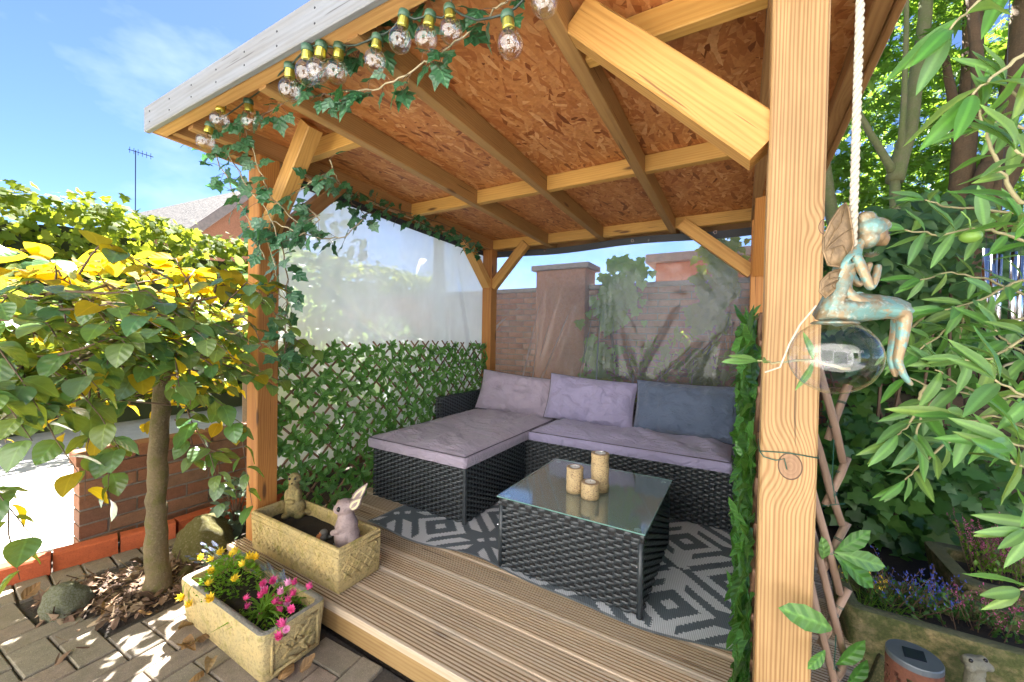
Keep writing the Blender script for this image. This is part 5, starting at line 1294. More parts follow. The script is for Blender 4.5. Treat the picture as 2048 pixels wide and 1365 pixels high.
# small evergreen shrub at the foot of the front left post
def shrub(name, label, c, r_, n_, mat, size, prof=LAUREL, cat='shrub', limit=0, mshape=None, stems=9, stuffname='foliage', lo=0., up=.4):
    root = thing(name, label, cat, (c[0], c[1], max(0, c[2]-r_[2]))); meshes = mshape or [simple_leaf(prof, mat, .3, .15, .01, 'leaf'), simple_leaf(prof, mat, .2, -.1, .01, 'leaf')]
    q = MB(); T = []; c = Vector(c); base = Vector((c.x, c.y, c.z-r_[2]))
    for k in range(stems):
        e = Vector((c.x+random.uniform(-.7,.7)*r_[0], c.y+random.uniform(-.7,.7)*r_[1], c.z+random.uniform(.0,.7)*r_[2])); q.tube([base+Vector((random.uniform(-.2,.2)*r_[0],random.uniform(-.2,.2)*r_[1],0)), base.lerp(e,.5)+rv(.08*r_[0]), e], [size*.14, size*.1, size*.04], 5)
    q.build('stems', MAT['twig'], root)
    while len(T) < n_:
        p = rv(1.); l = p.length
        if l > 1 or l < .35: continue
        w = 1+.35*mnoise.noise(p*2.2+c)
        if mnoise.noise(Vector((p.x*r_[0], p.y*r_[1], p.z*r_[2]))*(2.2/max(r_))*1.6+c) < -.12: continue
        pos = c + Vector((p.x*r_[0]*w, p.y*r_[1]*w, p.z*r_[2]*w))
        T.append(frame(pos, p+rv(.7)+Vector((0,0,-.1)), Vector((p.x*.5,p.y*.5,up+.6))+rv(.5), size*random.uniform(.65,1.2)))
    leafset(root, T, meshes, mat, limit, 'leaf', stuffname); return root
ps_ = onz(452, 1085, 0); shrub('variegated_shrub', 'small evergreen shrub with rounded leaves at the post foot', (ps_.x-.12, ps_.y+.10, .16), (.09,.09,.16), 110, MAT['lav_leaf'], .05, BEECH, limit=110)

# ------------------------------------------------------------------ ivy hedge, trees and shrubs in the background
HI = [lobed_leaf(IVY, MAT['hedge'], .2) for _ in range(3)]
hg = thing('ivy_hedge', 'tall hedge of sunlit yellow green ivy beyond the driveway', 'hedge', (-7, 2, 0))
T = []; random.seed(5)
_hp = [onx(x, y, -6.4) for x, y in ((0,385),(120,398),(200,415),(300,440),(400,468),(495,486))]
def hedge_top(y): return float(np.interp(y, [p.y for p in _hp], [p.z for p in _hp])) + .12*mnoise.noise(Vector((y*1.3, 1, 3))) + .08*mnoise.noise(Vector((y*4, 2, 3)))
for k in range(13000):
    y = random.uniform(-3.2, 7.5); zt = hedge_top(y); s_ = random.random()
    if s_ < .7: z = random.uniform(.3, zt)**1.; x = -6.3 + .25*mnoise.noise(Vector((y*1.5, z*1.5, 0))) + random.uniform(-.15,.1); nn = Vector((1,-.2,.35))
    else: x = -6.3 - random.random()*1.0; z = zt + random.uniform(-.12,.06) + (.12 if random.random() < .08 else 0); nn = Vector((.3,0,1))
    if mnoise.noise(Vector((x*1.2, y*2.6, z*2.6))) < -.38: continue
    T.append(frame((x,y,z), Vector((.4, random.uniform(-1,1), -random.random())), nn+rv(.6), random.uniform(.07,.125)))
stuff(merged('foliage', HI, T, MAT['hedge'], hg))
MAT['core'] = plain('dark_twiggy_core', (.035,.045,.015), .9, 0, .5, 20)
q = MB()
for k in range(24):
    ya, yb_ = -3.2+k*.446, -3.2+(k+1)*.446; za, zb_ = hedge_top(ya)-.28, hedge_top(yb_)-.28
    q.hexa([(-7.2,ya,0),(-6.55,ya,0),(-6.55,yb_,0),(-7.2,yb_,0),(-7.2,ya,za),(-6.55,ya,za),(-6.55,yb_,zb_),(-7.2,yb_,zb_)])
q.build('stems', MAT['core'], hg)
def strap_plant(name, label, c, n_, ln, mat):
    root = thing(name, label, 'plant', c); me = [simple_leaf([(0,.02),(.2,.04),(.6,.045),(.85,.025),(1,0)], mat, .5, cu, 0, 'leaf') for cu in (.25,.5)]
    T = [frame(Vector(c)+rv(.03), (math.cos(a), math.sin(a), random.uniform(.5,1.6)), (0,0,1), ln*random.uniform(.7,1.1)) for a in [random.random()*6.28 for _ in range(n_)]]
    leafset(root, T, me, mat, n_); return root
c_ = ond(500, 600, 3.2); strap_plant('strap_leaf_plant', 'pale strap-leaved plant behind the gazebo post', (c_.x, c_.y, .9), 26, 1.0, MAT['grass_leaf'])
q = MB(); q.tube([(c_.x,c_.y,-.02),(c_.x,c_.y,.95)], .05, 8); o = q.build('stem', MAT['bark_brown'], [o for o in COL.objects if o.name.startswith('strap_leaf_plant')][0])
# shrubs seen through the left sheeting
shrub('leafy_shrub', 'tall leafy shrub blurred behind the milky sheeting', (-3.35, 2.15, 1.25), (.5,.5,1.0), 700, MAT['shrub'], .13)
shrub('leafy_shrub', 'low wide shrub behind the milky sheeting near the wall', (-3.6, 3.3, .75), (.5,.5,.65), 600, MAT['shrub'], .12)
# ivy on the garden wall seen through the back sheeting
DI = [lobed_leaf(IVY, MAT['dark_ivy'], .2) for _ in range(3)]
def wall_ivy(label, px_, py_, w, h, n_, mat, meshes, y=4.5, size=(.07,.13)):
    c_ = ony(px_, py_, y); root = thing('wall_ivy', label, 'ivy', (c_.x, y, 0)); T = []
    for k in range(n_):
        u, v = random.gauss(0,.4), random.uniform(-1,1); w_ = w*(.75+.5*mnoise.noise(Vector((v*2, px_*.1, 0)))); x = c_.x+u*w_+.25*w*math.sin(v*2.3); z = c_.z+v*h
        if mnoise.noise(Vector((x*3, z*3, px_))) < -.15: continue
        if z < .02: continue
        T.append(frame((x, y-random.uniform(.01,.16), z), (random.uniform(-.8,.8), -.2, -1), (random.uniform(-.5,.5), -1, .5), random.uniform(*size)))
    q = MB(); q.tube([(c_.x,y-.01,0),(c_.x+.1,y-.015,c_.z*.5),(c_.x-.05,y-.01,c_.z)], .015, 5); q.build('stem', MAT['twig'], root); leafset(root, T, meshes, mat, 0); return root
wall_ivy('ivy trailing down the garden wall beside the pier', 1225, 640, .40, .72, 420, MAT['fine_leaf'], [lobed_leaf(IVY, MAT['fine_leaf'], .2)])
wall_ivy('ivy clump over the garden wall under the outbuilding', 1420, 620, .35, .75, 330, MAT['hedge'], HI)
shrub('leafy_shrub', 'bright low shrub at the foot of the garden wall behind the sofa', (-.55, 4.1, .55), (.75,.3,.62), 650, MAT['hedge'], .11)
# tree beyond the left sheeting with an unseen crown laid out to shade the gazebo
def leaf_tree(name, label, trunk, r0, crown, n_, mat, meshes, size, barkm, limbs_=10, tips=None, hole=-.15):
    root = thing(name, label, 'tree', (trunk[0][0], trunk[0][1], 0)); q = MB(); m_ = len(trunk); limb(q, trunk, r0, r0*.55, 10); q.build('trunk', MAT[barkm], root, True)
    T = []; top = Vector(trunk[-1])
    for (cc, rr_) in crown:
        cc = Vector(cc)
        for k in range(limbs_):
            e = cc + Vector((random.uniform(-.8,.8)*rr_[0], random.uniform(-.8,.8)*rr_[1], random.uniform(-.6,.8)*rr_[2])); s_ = top.lerp(Vector(trunk[max(0,m_-2)]), random.random()*.6)
            b2 = MB(); limb(b2, [s_, s_.lerp(e,.5)+rv(.1)+Vector((0,0,.1)), e], r0*.28, r0*.05, 6); b2.build('branch', MAT[barkm], root, True)
        cnt = 0
        while cnt < n_:
            p = rv(1.); 
            if p.length > 1: continue
            pos = cc+Vector((p.x*rr_[0], p.y*rr_[1], p.z*rr_[2]))
            if mnoise.noise(pos*1.7) < hole: continue
            k_ = (-2.15-pos.x)/.72; yl_, zl_ = pos.y-.69*k_, pos.z-k_*math.tan(SUN_EL)
            if pos.x < -2.15 and yl_ < 1.12 and zl_ < 2.2: continue      # crown cut back to leave the beech in the sun
            T.append(frame(pos, Vector((random.uniform(-1,1), random.uniform(-1,1), random.uniform(-.7,.2))), Vector((0,0,1))+rv(.6), size*random.uniform(.6,1.2))); cnt += 1
    stuff(merged('crown', meshes, T, mat, root)); return root
SH = [simple_leaf(LAUREL, MAT['shrub'], .25, .12, .01, 'leaf')]
tt = ond(880, 640, 5.2)
leaf_tree('broadleaf_tree', 'tree with slim trunk seen through the milky sheeting', [(tt.x,tt.y,-.05),(tt.x+.02,tt.y,1.2),(tt.x-.03,tt.y,2.4),(tt.x,tt.y,3.6)], .10, [((-3.6,4.0,4.5),(1.7,1.6,1.0)), ((-2.3,4.9,4.9),(1.4,1.3,.9)), ((-3.9,5.4,4.7),(1.4,1.3,.9)), ((-1.0,5.4,5.2),(1.2,1.2,.8))], 3400, MAT['shrub'], SH, .21, 'bark_brown', 7, hole=-.6)

# ------------------------------------------------------------------ festoon lights
MAT['cableg'] = plain('dark_green_cable', (.02,.035,.025), .5)
bulbs = [(411,283,.86),(439,240,.84),(500,243,.93),(579,180,.83),(614,147,.80),(636,141,.82),(673,143,.86),(750,122,.84),(800,80,.82),(852,78,.84),(902,62,.86),(1020,88,.84),(1089,5,.86)]
order = [1,0,2,3,4,5,6,7,8,9,10,11,12]; anch = []
fl_ = thing('festoon_cable', 'dark festoon cable looped along the front roof beam', 'cable', (-1.2,.84,1.95)); cq = MB()
def bulb_parts():
    q = MB(); prof = []
    for k in range(13):
        th = math.pi*k/13*.985+.02; prof.append((.5*math.sin(th)*1., -.5*math.cos(th)*1.12))
    prof = [(.5*math.sin(math.pi*k/14), -.56*math.cos(math.pi*k/14)) for k in range(0, 13)] + [(.215,.53),(.2,.60)]
    q.lathe((0,0,0), prof, 18); g = q.mesh('globe', MAT['bulb_glass'], smooth=True)
    q = MB(); q.lathe((0,0,0), [(0,1.02),(.17,1.02),(.22,.98),(.22,.80),(.24,.78),(.24,.60),(.21,.56),(.19,.56)], 14); s_ = q.mesh('cap', MAT['brass'], smooth=False)
    q = MB(); q.lathe((0,0,0), [(0,1.25),(.2,1.25),(.26,1.20),(.27,.95),(.235,.93)], 14); so = q.mesh('socket', MAT['cap_steel'], smooth=True)
    q = MB(); pts = []
    for k in range(70):
        a = k*.55; t = k/69; pts.append((.24*math.sin(math.pi*(.15+.8*t))*math.cos(a), .24*math.sin(math.pi*(.15+.8*t))*math.sin(a), .5-.75*t))
    q.tube(pts, .008, 4); q.tube([(0,0,.6),(0,0,.1)], .03, 6); fi = q.mesh('filament', MAT['filament'], smooth=True)
    return g, s_, so, fi
BP = bulb_parts(); prev = None
where = ['hanging lowest at the roof corner', 'tucked under the corner of the roof beam', 'hanging beside the corner ivy', 'hanging alone between two ivy sprigs', 'leftmost of the cluster of three', 'middle of the cluster of three', 'rightmost of the cluster of three', 'in front of blue-green ivy leaves', 'beside the thick ivy sprig', 'with ivy leaf touching its globe', 'upright against the strand board', 'hanging lowest along the rafters', 'cut by the roof edge near the brace']
for i in order:
    x, y, yy = bulbs[i]; p = ony(x, y, yy*.89); root = thing('light_bulb', 'clear globe festoon bulb ' + where[i], 'light bulb', p, 'festoon bulbs along the front of the roof')
    s_ = .058 if i > 6 else .066; tl_ = Matrix.Rotation(R(random.uniform(-12,12)), 4, 'X') @ Matrix.Rotation(R(random.uniform(-14,14)), 4, 'Y') @ Matrix.Scale(s_, 4)
    for nm, me in zip(('globe','cap','socket','filament'), BP):
        o = bpy.data.objects.new(nm, me); COL.objects.link(o); o.parent = root; o.matrix_basis = tl_
    topp = p + (tl_.to_3x3() @ Vector((0,0,1.22)))
    if prev is not None:
        m_ = (prev+topp)/2; m_.z = max(m_.z, min(prev.z, topp.z)) - .012; m_ += rv(.008); cq.tube([prev, prev.lerp(m_,.5)+Vector((0,0,-.004)), m_, m_.lerp(topp,.5)+Vector((0,0,-.002)), topp], .0028, 5)
    prev = topp
cq.tube([prev, prev+Vector((.25,-.02,.03)), prev+Vector((.5,-.02,.05))], .0028, 5); cq.build('cable', MAT['cableg'], fl_, True)
for i in (1, 5, 10): 
    x, y, yy = bulbs[i]; p = ony(x, y, yy*.89); q = MB(); q.tube([p+Vector((0,0,.07)), (p.x, .755, zroof(.755)+.012)], .0015, 4); q.build('tie', MAT['cableg'], fl_)

# ------------------------------------------------------------------ artificial ivy garlands
IV = [lobed_leaf(IVY, MAT['ivy_plastic'], .25) for _ in range(5)]
def garland(root, pts, n_, size, thick=.0028, spread=.05, rec=None):
    pts = [Vector(p) for p in pts]; fine = []
    for i in range(len(pts)-1):
        for k in range(5): fine.append(pts[i].lerp(pts[i+1], k/5) + rv(.006))
    fine.append(pts[-1]); q = MB(); q.tube(fine, thick, 5); q.build('stem', MAT['twig_pale'] if random.random() < .6 else MAT['twig'], root, True); T = []
    for k in range(n_):
        s_ = (k+random.random())/n_*(len(fine)-1.01); i = int(s_); p = fine[i].lerp(fine[i+1], s_-i); off = Vector((random.uniform(-1,1), random.uniform(-1,.6), random.uniform(-.9,.5)))*spread
        d = off.normalized()+Vector((0,-.15,-.7)); e = p+off
        st = MB(); st.tube([p, p.lerp(e,.5)+Vector((0,0,.004)), e], .0011, 3, cap=False); rec.append(st)
        T.append(frame(e, d+rv(.4), Vector((random.uniform(-.3,.8), -.9, .5))+rv(.5), size*random.uniform(.7,1.25)))
    return T
def ivy_thing(label, lines, size, loc, spread=.05):
    root = thing('ivy_garland', label, 'ivy', loc, None); rec = []; T = []
    for pts, n_ in lines: T += garland(root, pts, int(n_*1.2), size, rec=rec, spread=spread)
    q = MB()
    for s_ in rec: q.add(s_.v, s_.f, s_.g)
    stuff(q.build('leaf_stalks', MAT['twig'], root)); leafset(root, T, IV, MAT['ivy_plastic'], 300)
yb_ = .84
ivy_thing('artificial ivy garland draped along the front roof beam', [
    ([ony(460,262,.86), ony(520,235,.86), ony(575,205,.86), ony(640,190,.86), ony(690,200,.88), ony(740,190,.88)], 26),
    ([ony(600,170,.84), ony(680,110,.84), ony(745,88,.84), ony(800,50,.84), ony(850,5,.86)], 20),
    ([ony(690,185,.86), ony(760,175,.86), ony(830,140,.86), ony(880,110,.86), ony(930,70,.87), ony(985,20,.87), ony(1030,-10,.87)], 26),
    ([ony(650,120,.83), ony(720,85,.83), ony(790,20,.83)], 10)], .056, (-1.3,.84,1.95), .05)
XP = XL+.02
ivy_thing('artificial ivy climbing the front left post and brace', [
    ([ony(405,270,.90), ony(425,300,.92), ony(455,360,.94), ony(485,420,.96), ony(510,460,.97), ony(530,520,.98)], 26),
    ([ony(440,265,.90), ony(460,320,.93), ony(500,380,.96), ony(540,430,.98), ony(560,490,1.0)], 24),
    ([ony(490,260,.92), ony(520,340,.96), ony(545,400,.98), ony(600,450,1.05), ony(640,430,1.1)], 24),
    ([ony(560,480,1.0), ony(575,560,1.0), ony(572,640,1.02), ony(570,720,1.04), ony(575,680,1.06)], 26),
    ([ony(520,440,.98), ony(545,520,1.0), ony(560,590,1.0), ony(580,610,1.0)], 12),
    ([ony(540,440,1.0), ony(600,470,1.02), ony(640,440,1.1), ony(600,400,1.1)], 18),
    ([ony(590,390,1.1), ony(640,350,1.1), ony(680,370,1.2), ony(660,320,1.1)], 14),
    ([ony(590,460,1.02), ony(640,480,1.1), ony(690,475,1.2), ony(730,435,1.35)], 12)], .058, (XL+.1, 1.0, 1.5), .055)
def onl(px_, py_): return onx(px_, py_, XL+.09)
ivy_thing('artificial ivy garland along the left roof plate above the sheeting', [
    ([onl(640,340), onl(700,385), onl(760,410), onl(830,430), onl(890,450), onl(940,480), onl(955,515)], 52),
    ([onl(690,390), onl(730,430), onl(770,420)], 12),
    ([onl(800,425), onl(860,455), onl(915,468), onl(945,500)], 26)], .06, (XL+.09, 2.0, 1.9), .055)

# ------------------------------------------------------------------ right side: wall, bed, trees
rw = thing('boundary_wall', 'dark brick wall behind the heather trough', 'wall', (1.8, 3.6, 0))
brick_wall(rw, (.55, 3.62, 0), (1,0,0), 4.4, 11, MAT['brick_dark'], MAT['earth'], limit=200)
b = MB(); vs = []
for j in range(31):
    for i in range(31):
        x = .37+i*.14; y = .96+j*.09; vs.append((x, y, .01+.035*mnoise.noise(Vector((x*3, y*3, 2)))+.012*mnoise.noise(Vector((x*11, y*11, 2)))))
b.add(vs, [(j*31+i, j*31+i+1, (j+1)*31+i+1, (j+1)*31+i) for j in range(30) for i in range(30)]); struct(b.build('soil_bed', MAT['soil'], None, True))
MI = [lobed_leaf(MAPLE, MAT['maple'], .3) for _ in range(3)]
def P(px_, py_, d): return ond(px_, py_, d)
def maple(label, trunk, r0, extra, crowns, n_, barkm='bark_green'):
    root = thing('maple_tree', label, 'tree', (trunk[0].x, trunk[0].y, 0)); q = MB(); 
    pts = []; m_ = len(trunk)
    for i in range(m_-1):
        for k in range(5): pts.append(trunk[i].lerp(trunk[i+1], k/5)+rv(r0*.06))
    pts.append(trunk[-1]); q.tube(pts, [r0*(1.15-.65*i/len(pts)) for i in range(len(pts))], 12); q.build('trunk', MAT[barkm], root, True)
    for pl, ra, rb_ in extra:
        q = MB(); pp_ = []
        for i in range(len(pl)-1):
            for k in range(4): pp_.append(pl[i].lerp(pl[i+1], k/4)+rv(ra*.08))
        pp_.append(pl[-1]); q.tube(pp_, [ra+(rb_-ra)*i/(len(pp_)-1) for i in range(len(pp_))], 9); q.build('limb', MAT[barkm], root, True)
    T = []
    for cc, rr_, n2 in crowns:
        cnt = 0
        while cnt < n2:
            p = rv(1.)
            if p.length > 1: continue
            pos = Vector(cc)+Vector((p.x*rr_[0], p.y*rr_[1], p.z*rr_[2]))
            if mnoise.noise(pos*2.1+Vector((0,0,pos.z*1.5))) < -.05 or pos.x < .40: continue
            if (pos-O).dot(CF) < 1.4: continue
            T.append(frame(pos, Vector((random.uniform(-1,1), random.uniform(-1,1), random.uniform(-.9,.1))), Vector((0,0,1))+rv(.7), random.uniform(.06,.12))); cnt += 1
    stuff(merged('crown', MI, T, MAT['maple'], root)); return root
D1 = 2.7
base1 = onz(1800, 1000, 0); D1 = (base1-O).dot(CF)
maple('maple with pale green trunk forking beside the gazebo roof', [Vector((base1.x, base1.y, -.05)), P(1795,700,D1), P(1792,480,D1), P(1790,360,D1)], .055,
      [([P(1790,365,D1), P(1815,270,D1), P(1832,170,D1), P(1850,40,D1), P(1860,-120,D1)], .055, .035), ([P(1786,345,D1), P(1755,290,D1), P(1722,235,D1), P(1690,150,D1*1.05)], .028, .014), ([P(1800,320,D1), P(1806,240,D1*.98), P(1812,100,D1*.97), P(1815,-60,D1*.97)], .022, .012), ([P(1672,470,D1*1.1), P(1658,390,D1*1.1), P(1650,300,D1*1.1)], .05, .03)],
      [(P(1760,180,D1*1.25), (.9,.9,.8), 1500), (P(1720,400,D1*1.3), (.65,.7,.45), 1200), (P(1850,60,D1*1.2), (.8,.8,.5), 900), (P(1900,330,D1*1.35), (.8,.8,.55), 900)], 0)
base2 = onz(1885, 1015, 0); D2 = (base2-O).dot(CF)
maple('maple with thick brown mossy trunk behind the heather trough', [Vector((base2.x, base2.y, -.05)), P(1888,900,D2), P(1905,700,D2), P(1930,560,D2), P(1960,440,D2), P(1985,330,D2)], .135,
      [([P(1935,540,D2), P(1920,400,D2*1.05), P(1935,250,D2*1.05), P(1945,120,D2*1.05), P(1950,-60,D2*1.05)], .075, .05), ([P(1925,330,D2*1.05), P(1905,200,D2*1.05), P(1890,110,D2*1.05)], .04, .02), ([P(1975,380,D2), P(2010,250,D2), P(2040,80,D2), P(2060,-80,D2)], .07, .05), ([P(1958,240,D2*.95), P(1955,120,D2*.95), P(1940,-30,D2*.95)], .038, .026), ([P(1975,420,D2), P(2030,330,D2*.95), P(2090,250,D2*.9)], .06, .04)],
      [(P(1960,90,D2*1.2), (1.0,1.0,.6), 1300), (P(2020,380,D2*1.3), (.9,.9,.6), 1100), (P(1850,520,D2*1.25), (.7,.7,.4), 700)], 0, 'bark_brown')
# ivy and ferny undergrowth behind the near post
IG = DI
def ivy_mass(label, c_, r_, n_, size, mat=MAT['dark_ivy'], meshes=None):
    root = thing('ivy_thicket', label, 'ivy', (c_[0], c_[1], 0)); T = []; q = MB(); c_ = Vector(c_)
    for k in range(6): q.tube([(c_.x+random.uniform(-.5,.5)*r_[0], c_.y, 0), c_+rv(.4*max(r_))], [.012,.006], 5)
    q.build('stems', MAT['twig'], root)
    while len(T) < n_:
        p = rv(1.)
        if p.length > 1: continue
        pos = c_+Vector((p.x*r_[0], p.y*r_[1], p.z*r_[2]))
        if pos.z < .02 or mnoise.noise(pos*3.) < -.2: continue
        if -.2 < pos.x < .3 and pos.y < 3.4: continue
        T.append(frame(pos, Vector((random.uniform(-1,1), -.5, random.uniform(-1,.1))), Vector((-.4,-1,.7))+rv(.6), size*random.uniform(.6,1.25)))
    stuff(merged('foliage', meshes or IG, T, mat, root)); return root
c1 = P(1760, 560, 2.4); ivy_mass('bright leafy climber between the forked maple and the fairy', (c1.x+.12, c1.y, c1.z), (.42,.4,.55), 700, .10, MAT['shrub'], SH)
c1 = P(1740, 640, 2.7); ivy_mass('dark green ivy thicket between the near post and the maples', c1, (.55,.5,.75), 1500, .085)
c1 = P(1750, 900, 2.3); ivy_mass('low ivy thicket at the foot of the forked maple', (c1.x+.1, c1.y, .38), (.45,.45,.42), 900, .075)
c1 = P(1980, 640, 3.0); ivy_mass('ivy climbing the dark wall behind the wind chimes', c1, (.7,.4,.8), 1500, .095)
c1 = P(1960, 900, 2.7); ivy_mass('low ivy trailing down the dark wall', c1, (.5,.25,.22), 330, .08)

# stone troughs on the right
rt = thing('stone_trough', 'long mossy stone trough planted with small blue flowers', 'planter', (.8,1.9,0))
hollow_trough(rt, .33, 1.30, 1.74, 2.03, .005, .25, .045, MAT['trough'], MAT['trough'], .02, .04, .06)
st_ = thing('stone_trough', 'mossy stone trough with scrolled corner planted with heather', 'planter', (1.1,2.4,0))
hollow_trough(st_, .76, 1.60, 2.20, 2.60, .005, .225, .06, MAT['trough'], MAT['trough'], .03, .05, .05)
q = MB(); sc = []
for k in range(34): a = k*.36; r_ = .004+.0011*k; sc.append((.80+r_*math.cos(a), 2.196, .175+r_*math.sin(a)))
q.tube(sc, .0055, 6); q.build('scroll_relief', MAT['trough'], st_, True)
def spiky(name, label, c_, w, n_, h, flowermat, leafm, parentcat='plant', fl=24, rf=.004):
    root = thing(name, label, parentcat, c_); q = MB(); T = []
    for k in range(n_):
        b0 = Vector(c_)+Vector((random.uniform(-w[0],w[0])*.6, random.uniform(-w[1],w[1])*.6, 0)); e = b0+Vector((random.uniform(-w[0],w[0])*.7, random.uniform(-w[1],w[1])*.7, h*random.uniform(.6,1.1))); q.tube([b0, b0.lerp(e,.5)+rv(.008), e], [.0016,.0013,.0008], 4)
        f_ = MB(); d = (e-b0)
        for j in range(fl):
            t = random.uniform(.4,1.); p = b0+d*t+rv(.004); a = rv(1).normalized()*rf; b2 = rv(1).normalized()*rf; f_.add([p, p+a+b2*.5, p+a*1.4+Vector((0,0,rf)), p+a-b2*.5], [(0,1,2,3)])
        stuff(f_.build('flower_spike', flowermat, root))
        for j in range(10): t = random.uniform(.0,.7); T.append(frame(b0+d*t, d.normalized()+rv(.7), rv(), random.uniform(.012,.024)))
    q.build('stems', MAT['twig'], root); leafset(root, T, FINE, leafm, 0); return root
FD = [simple_leaf([(0,0),(.3,.18),(.65,.22),(1,0)], MAT['dark_ivy'], .3, .1, 0, 'leaf')]
spiky('heather_plant', 'purple red flowering heather in the scrolled stone trough', (.95, 2.44, .18), (.14,.12), 50, .23, MAT['heather'], MAT['fine_leaf'], fl=34)
spiky('heather_plant', 'second heather clump at the right end of the scrolled trough', (1.22, 2.42, .18), (.13,.12), 40, .22, MAT['heather'], MAT['fine_leaf'], fl=34)
spiky('blue_flower_plant', 'small blue flowering plant in the long mossy trough', (.56, 1.92, .20), (.16,.10), 30, .17, MAT['blue'], MAT['dark_ivy'], fl=14, rf=.006)
spiky('mauve_flower_plant', 'mauve flowering plant beside the blue one in the mossy trough', (.72, 1.93, .20), (.12,.10), 22, .14, MAT['heather'], MAT['dark_ivy'], fl=8, rf=.005)
spiky('yellow_flower_plant', 'tiny yellow flowers at the near end of the mossy trough', (.44, 1.90, .20), (.09,.09), 16, .15, MAT['yellow'], MAT['dark_ivy'], fl=5, rf=.007)
gr_ = thing('grass_tuft', 'fine green grass tuft in the corner of the mossy trough', 'grass', (.44,1.86,.19)); T = [frame((.44+random.uniform(-.05,.05), 1.86+random.uniform(-.03,.03), .19), (random.uniform(-1,1), random.uniform(-1,1), random.uniform(.4,1.6)), (0,0,1), random.uniform(.07,.13)) for _ in range(90)]
leafset(gr_, T, [simple_leaf([(0,.008),(.5,.012),(1,0)], MAT['fine_leaf'], .5, .5, 0, 'leaf')], MAT['fine_leaf'], 0)
# solar lantern
lc = ond(1828, 1312, .85); r_ = 42/FPX*.85; lt = thing('solar_lantern', 'rusty perforated solar lantern with dark solar top', 'lantern', (lc.x, lc.y, 0))
h0 = lc.z-.26
q = MB(); nc_, nr = 64, 52                               # perforated drum: cells left open in a leafy pattern
for j in range(nr):
    for i in range(nc_):
        hole = mnoise.noise(Vector((math.cos(i/nc_*6.283)*5, math.sin(i/nc_*6.283)*5, j*.42))) > -.02 and 1 < j < nr-4
        if hole and random.random() < .85: continue
        a0, a1 = 6.2832*i/nc_, 6.2832*(i+1)/nc_; z0, z1 = h0+.25*j/nr, h0+.25*(j+1)/nr
        vs = [(lc.x+rr_*math.cos(a), lc.y+rr_*math.sin(a), z) for rr_ in (r_, r_-.0022) for a, z in ((a0,z0),(a1,z0),(a1,z1),(a0,z1))]
        q.add(vs, [(0,1,2,3),(7,6,5,4),(0,4,5,1),(1,5,6,2),(2,6,7,3),(3,7,4,0)])
q.build('perforated_shade', MAT['rust'], lt)
q = MB(); q.lathe((lc.x,lc.y,h0+.248), [(0,0),(r_*.98,0),(r_*1.0,.002),(r_*1.0,.012),(r_*.97,.0145),(0,.0146)], 40); tp_ = q.build('solar_top', MAT['solar'], lt)
q = MB(); cc_ = Vector((lc.x,lc.y,h0+.2632)); e1 = Vector((.72,.69,0))*r_*.62; e2 = Vector((-.69,.72,0))*r_*.62
q.hexa([cc_-e1, cc_-e2*.8, cc_+e1, cc_+e2*.8, cc_-e1+Vector((0,0,.0012)), cc_-e2*.8+Vector((0,0,.0012)), cc_+e1+Vector((0,0,.0012)), cc_+e2*.8+Vector((0,0,.0012))]); q.build('solar_cell', MAT['solar_cell'], tp_)
q = MB(); q.tube([(lc.x,lc.y,-.05),(lc.x,lc.y,h0+.02)], .009, 8); q.build('stake', MAT['steel_black'], lt)
q = MB(); q.lathe((lc.x,lc.y,h0), [(0,0),(r_*.98,0),(r_*.98,.006),(0,.006)], 30); q.build('base', MAT['rust'], lt)
# small stone ornament on the right
oc = ond(1950, 1330, 1.15); so_ = thing('stone_ornament', 'small weathered stone frog on a stub in front of the mossy trough', 'ornament', (oc.x, oc.y, 0))
MAT['greystone'] = stone('weathered_grey_stone', (.28,.26,.20), (.22,.21,.15), (.14,.13,.09), 1.6, .7)
S = 1.15/FPX; f = lambda dx, dy, dz=0: loc2(oc, dx, dy, dz)
blob('body', [(f(0,4), (24*S,18*S,12*S), Rz), (f(-16,12), (8*S,8*S,7*S), Rz), (f(14,10), (9*S,9*S,8*S), Rz), (f(2,-12), (14*S,14*S,16*S), Rz), (f(-20,2,-8), (8*S,8*S,8*S), Rz), (f(20,0,-6), (8*S,8*S,8*S), Rz)], MAT['greystone'], so_, .003, 4)
q = MB(); q.tube([(oc.x,oc.y,-.02),(oc.x,oc.y,oc.z-.02)], [.035,.02], 12); q.build('stub', MAT['greystone'], so_, True)
for dx in (-17, 12): q = MB(); q.ell(f(dx,14,-7), (4*S,3*S,4*S), 8, 6, Rz); q.build('eye', MAT['black_eye'], so_, True)
p = ond(1762, 1345, 1.1); rock('rock', 'dark rounded stone beside the solar lantern', (p.x, p.y, p.z-.09), (.06,.06,.13), MAT['trough'], 31, .3)

# wind chimes
wc = ond(2000, 520, 1.35); wch = thing('wind_chimes', 'silver tube wind chimes hanging among the olive leaves', 'wind chimes', (wc.x, wc.y, wc.z+.12))
q = MB(); q.lathe((wc.x,wc.y,wc.z+.10), [(0,0),(.058,0),(.06,.006),(.058,.012),(0,.012)], 22); q.build('top_disc', MAT['bark_brown'], wch)
for k, (x, ln) in enumerate(((1972,.31),(1988,.34),(1999,.34),(2028,.33),(2042,.36),(2054,.34))):
    a = ond(x, 500, 1.35+.03*((k % 3)-1)); zt = wc.z+.03-.003*k
    q = MB(); q.tube([(a.x,a.y,zt),(a.x,a.y,zt-ln)], .0085, 12); q.build('tube', MAT['chrome'], wch, True)
    q = MB(); q.tube([(a.x,a.y,zt-.01),(a.x,a.y,wc.z+.101)], .0008, 4); q.build('string', MAT['cable'], wch)
q = MB(); q.tube([(wc.x,wc.y,wc.z+.11),(wc.x,wc.y,wc.z+.95)], .0012, 4); q.build('hanger', MAT['cable'], wch)

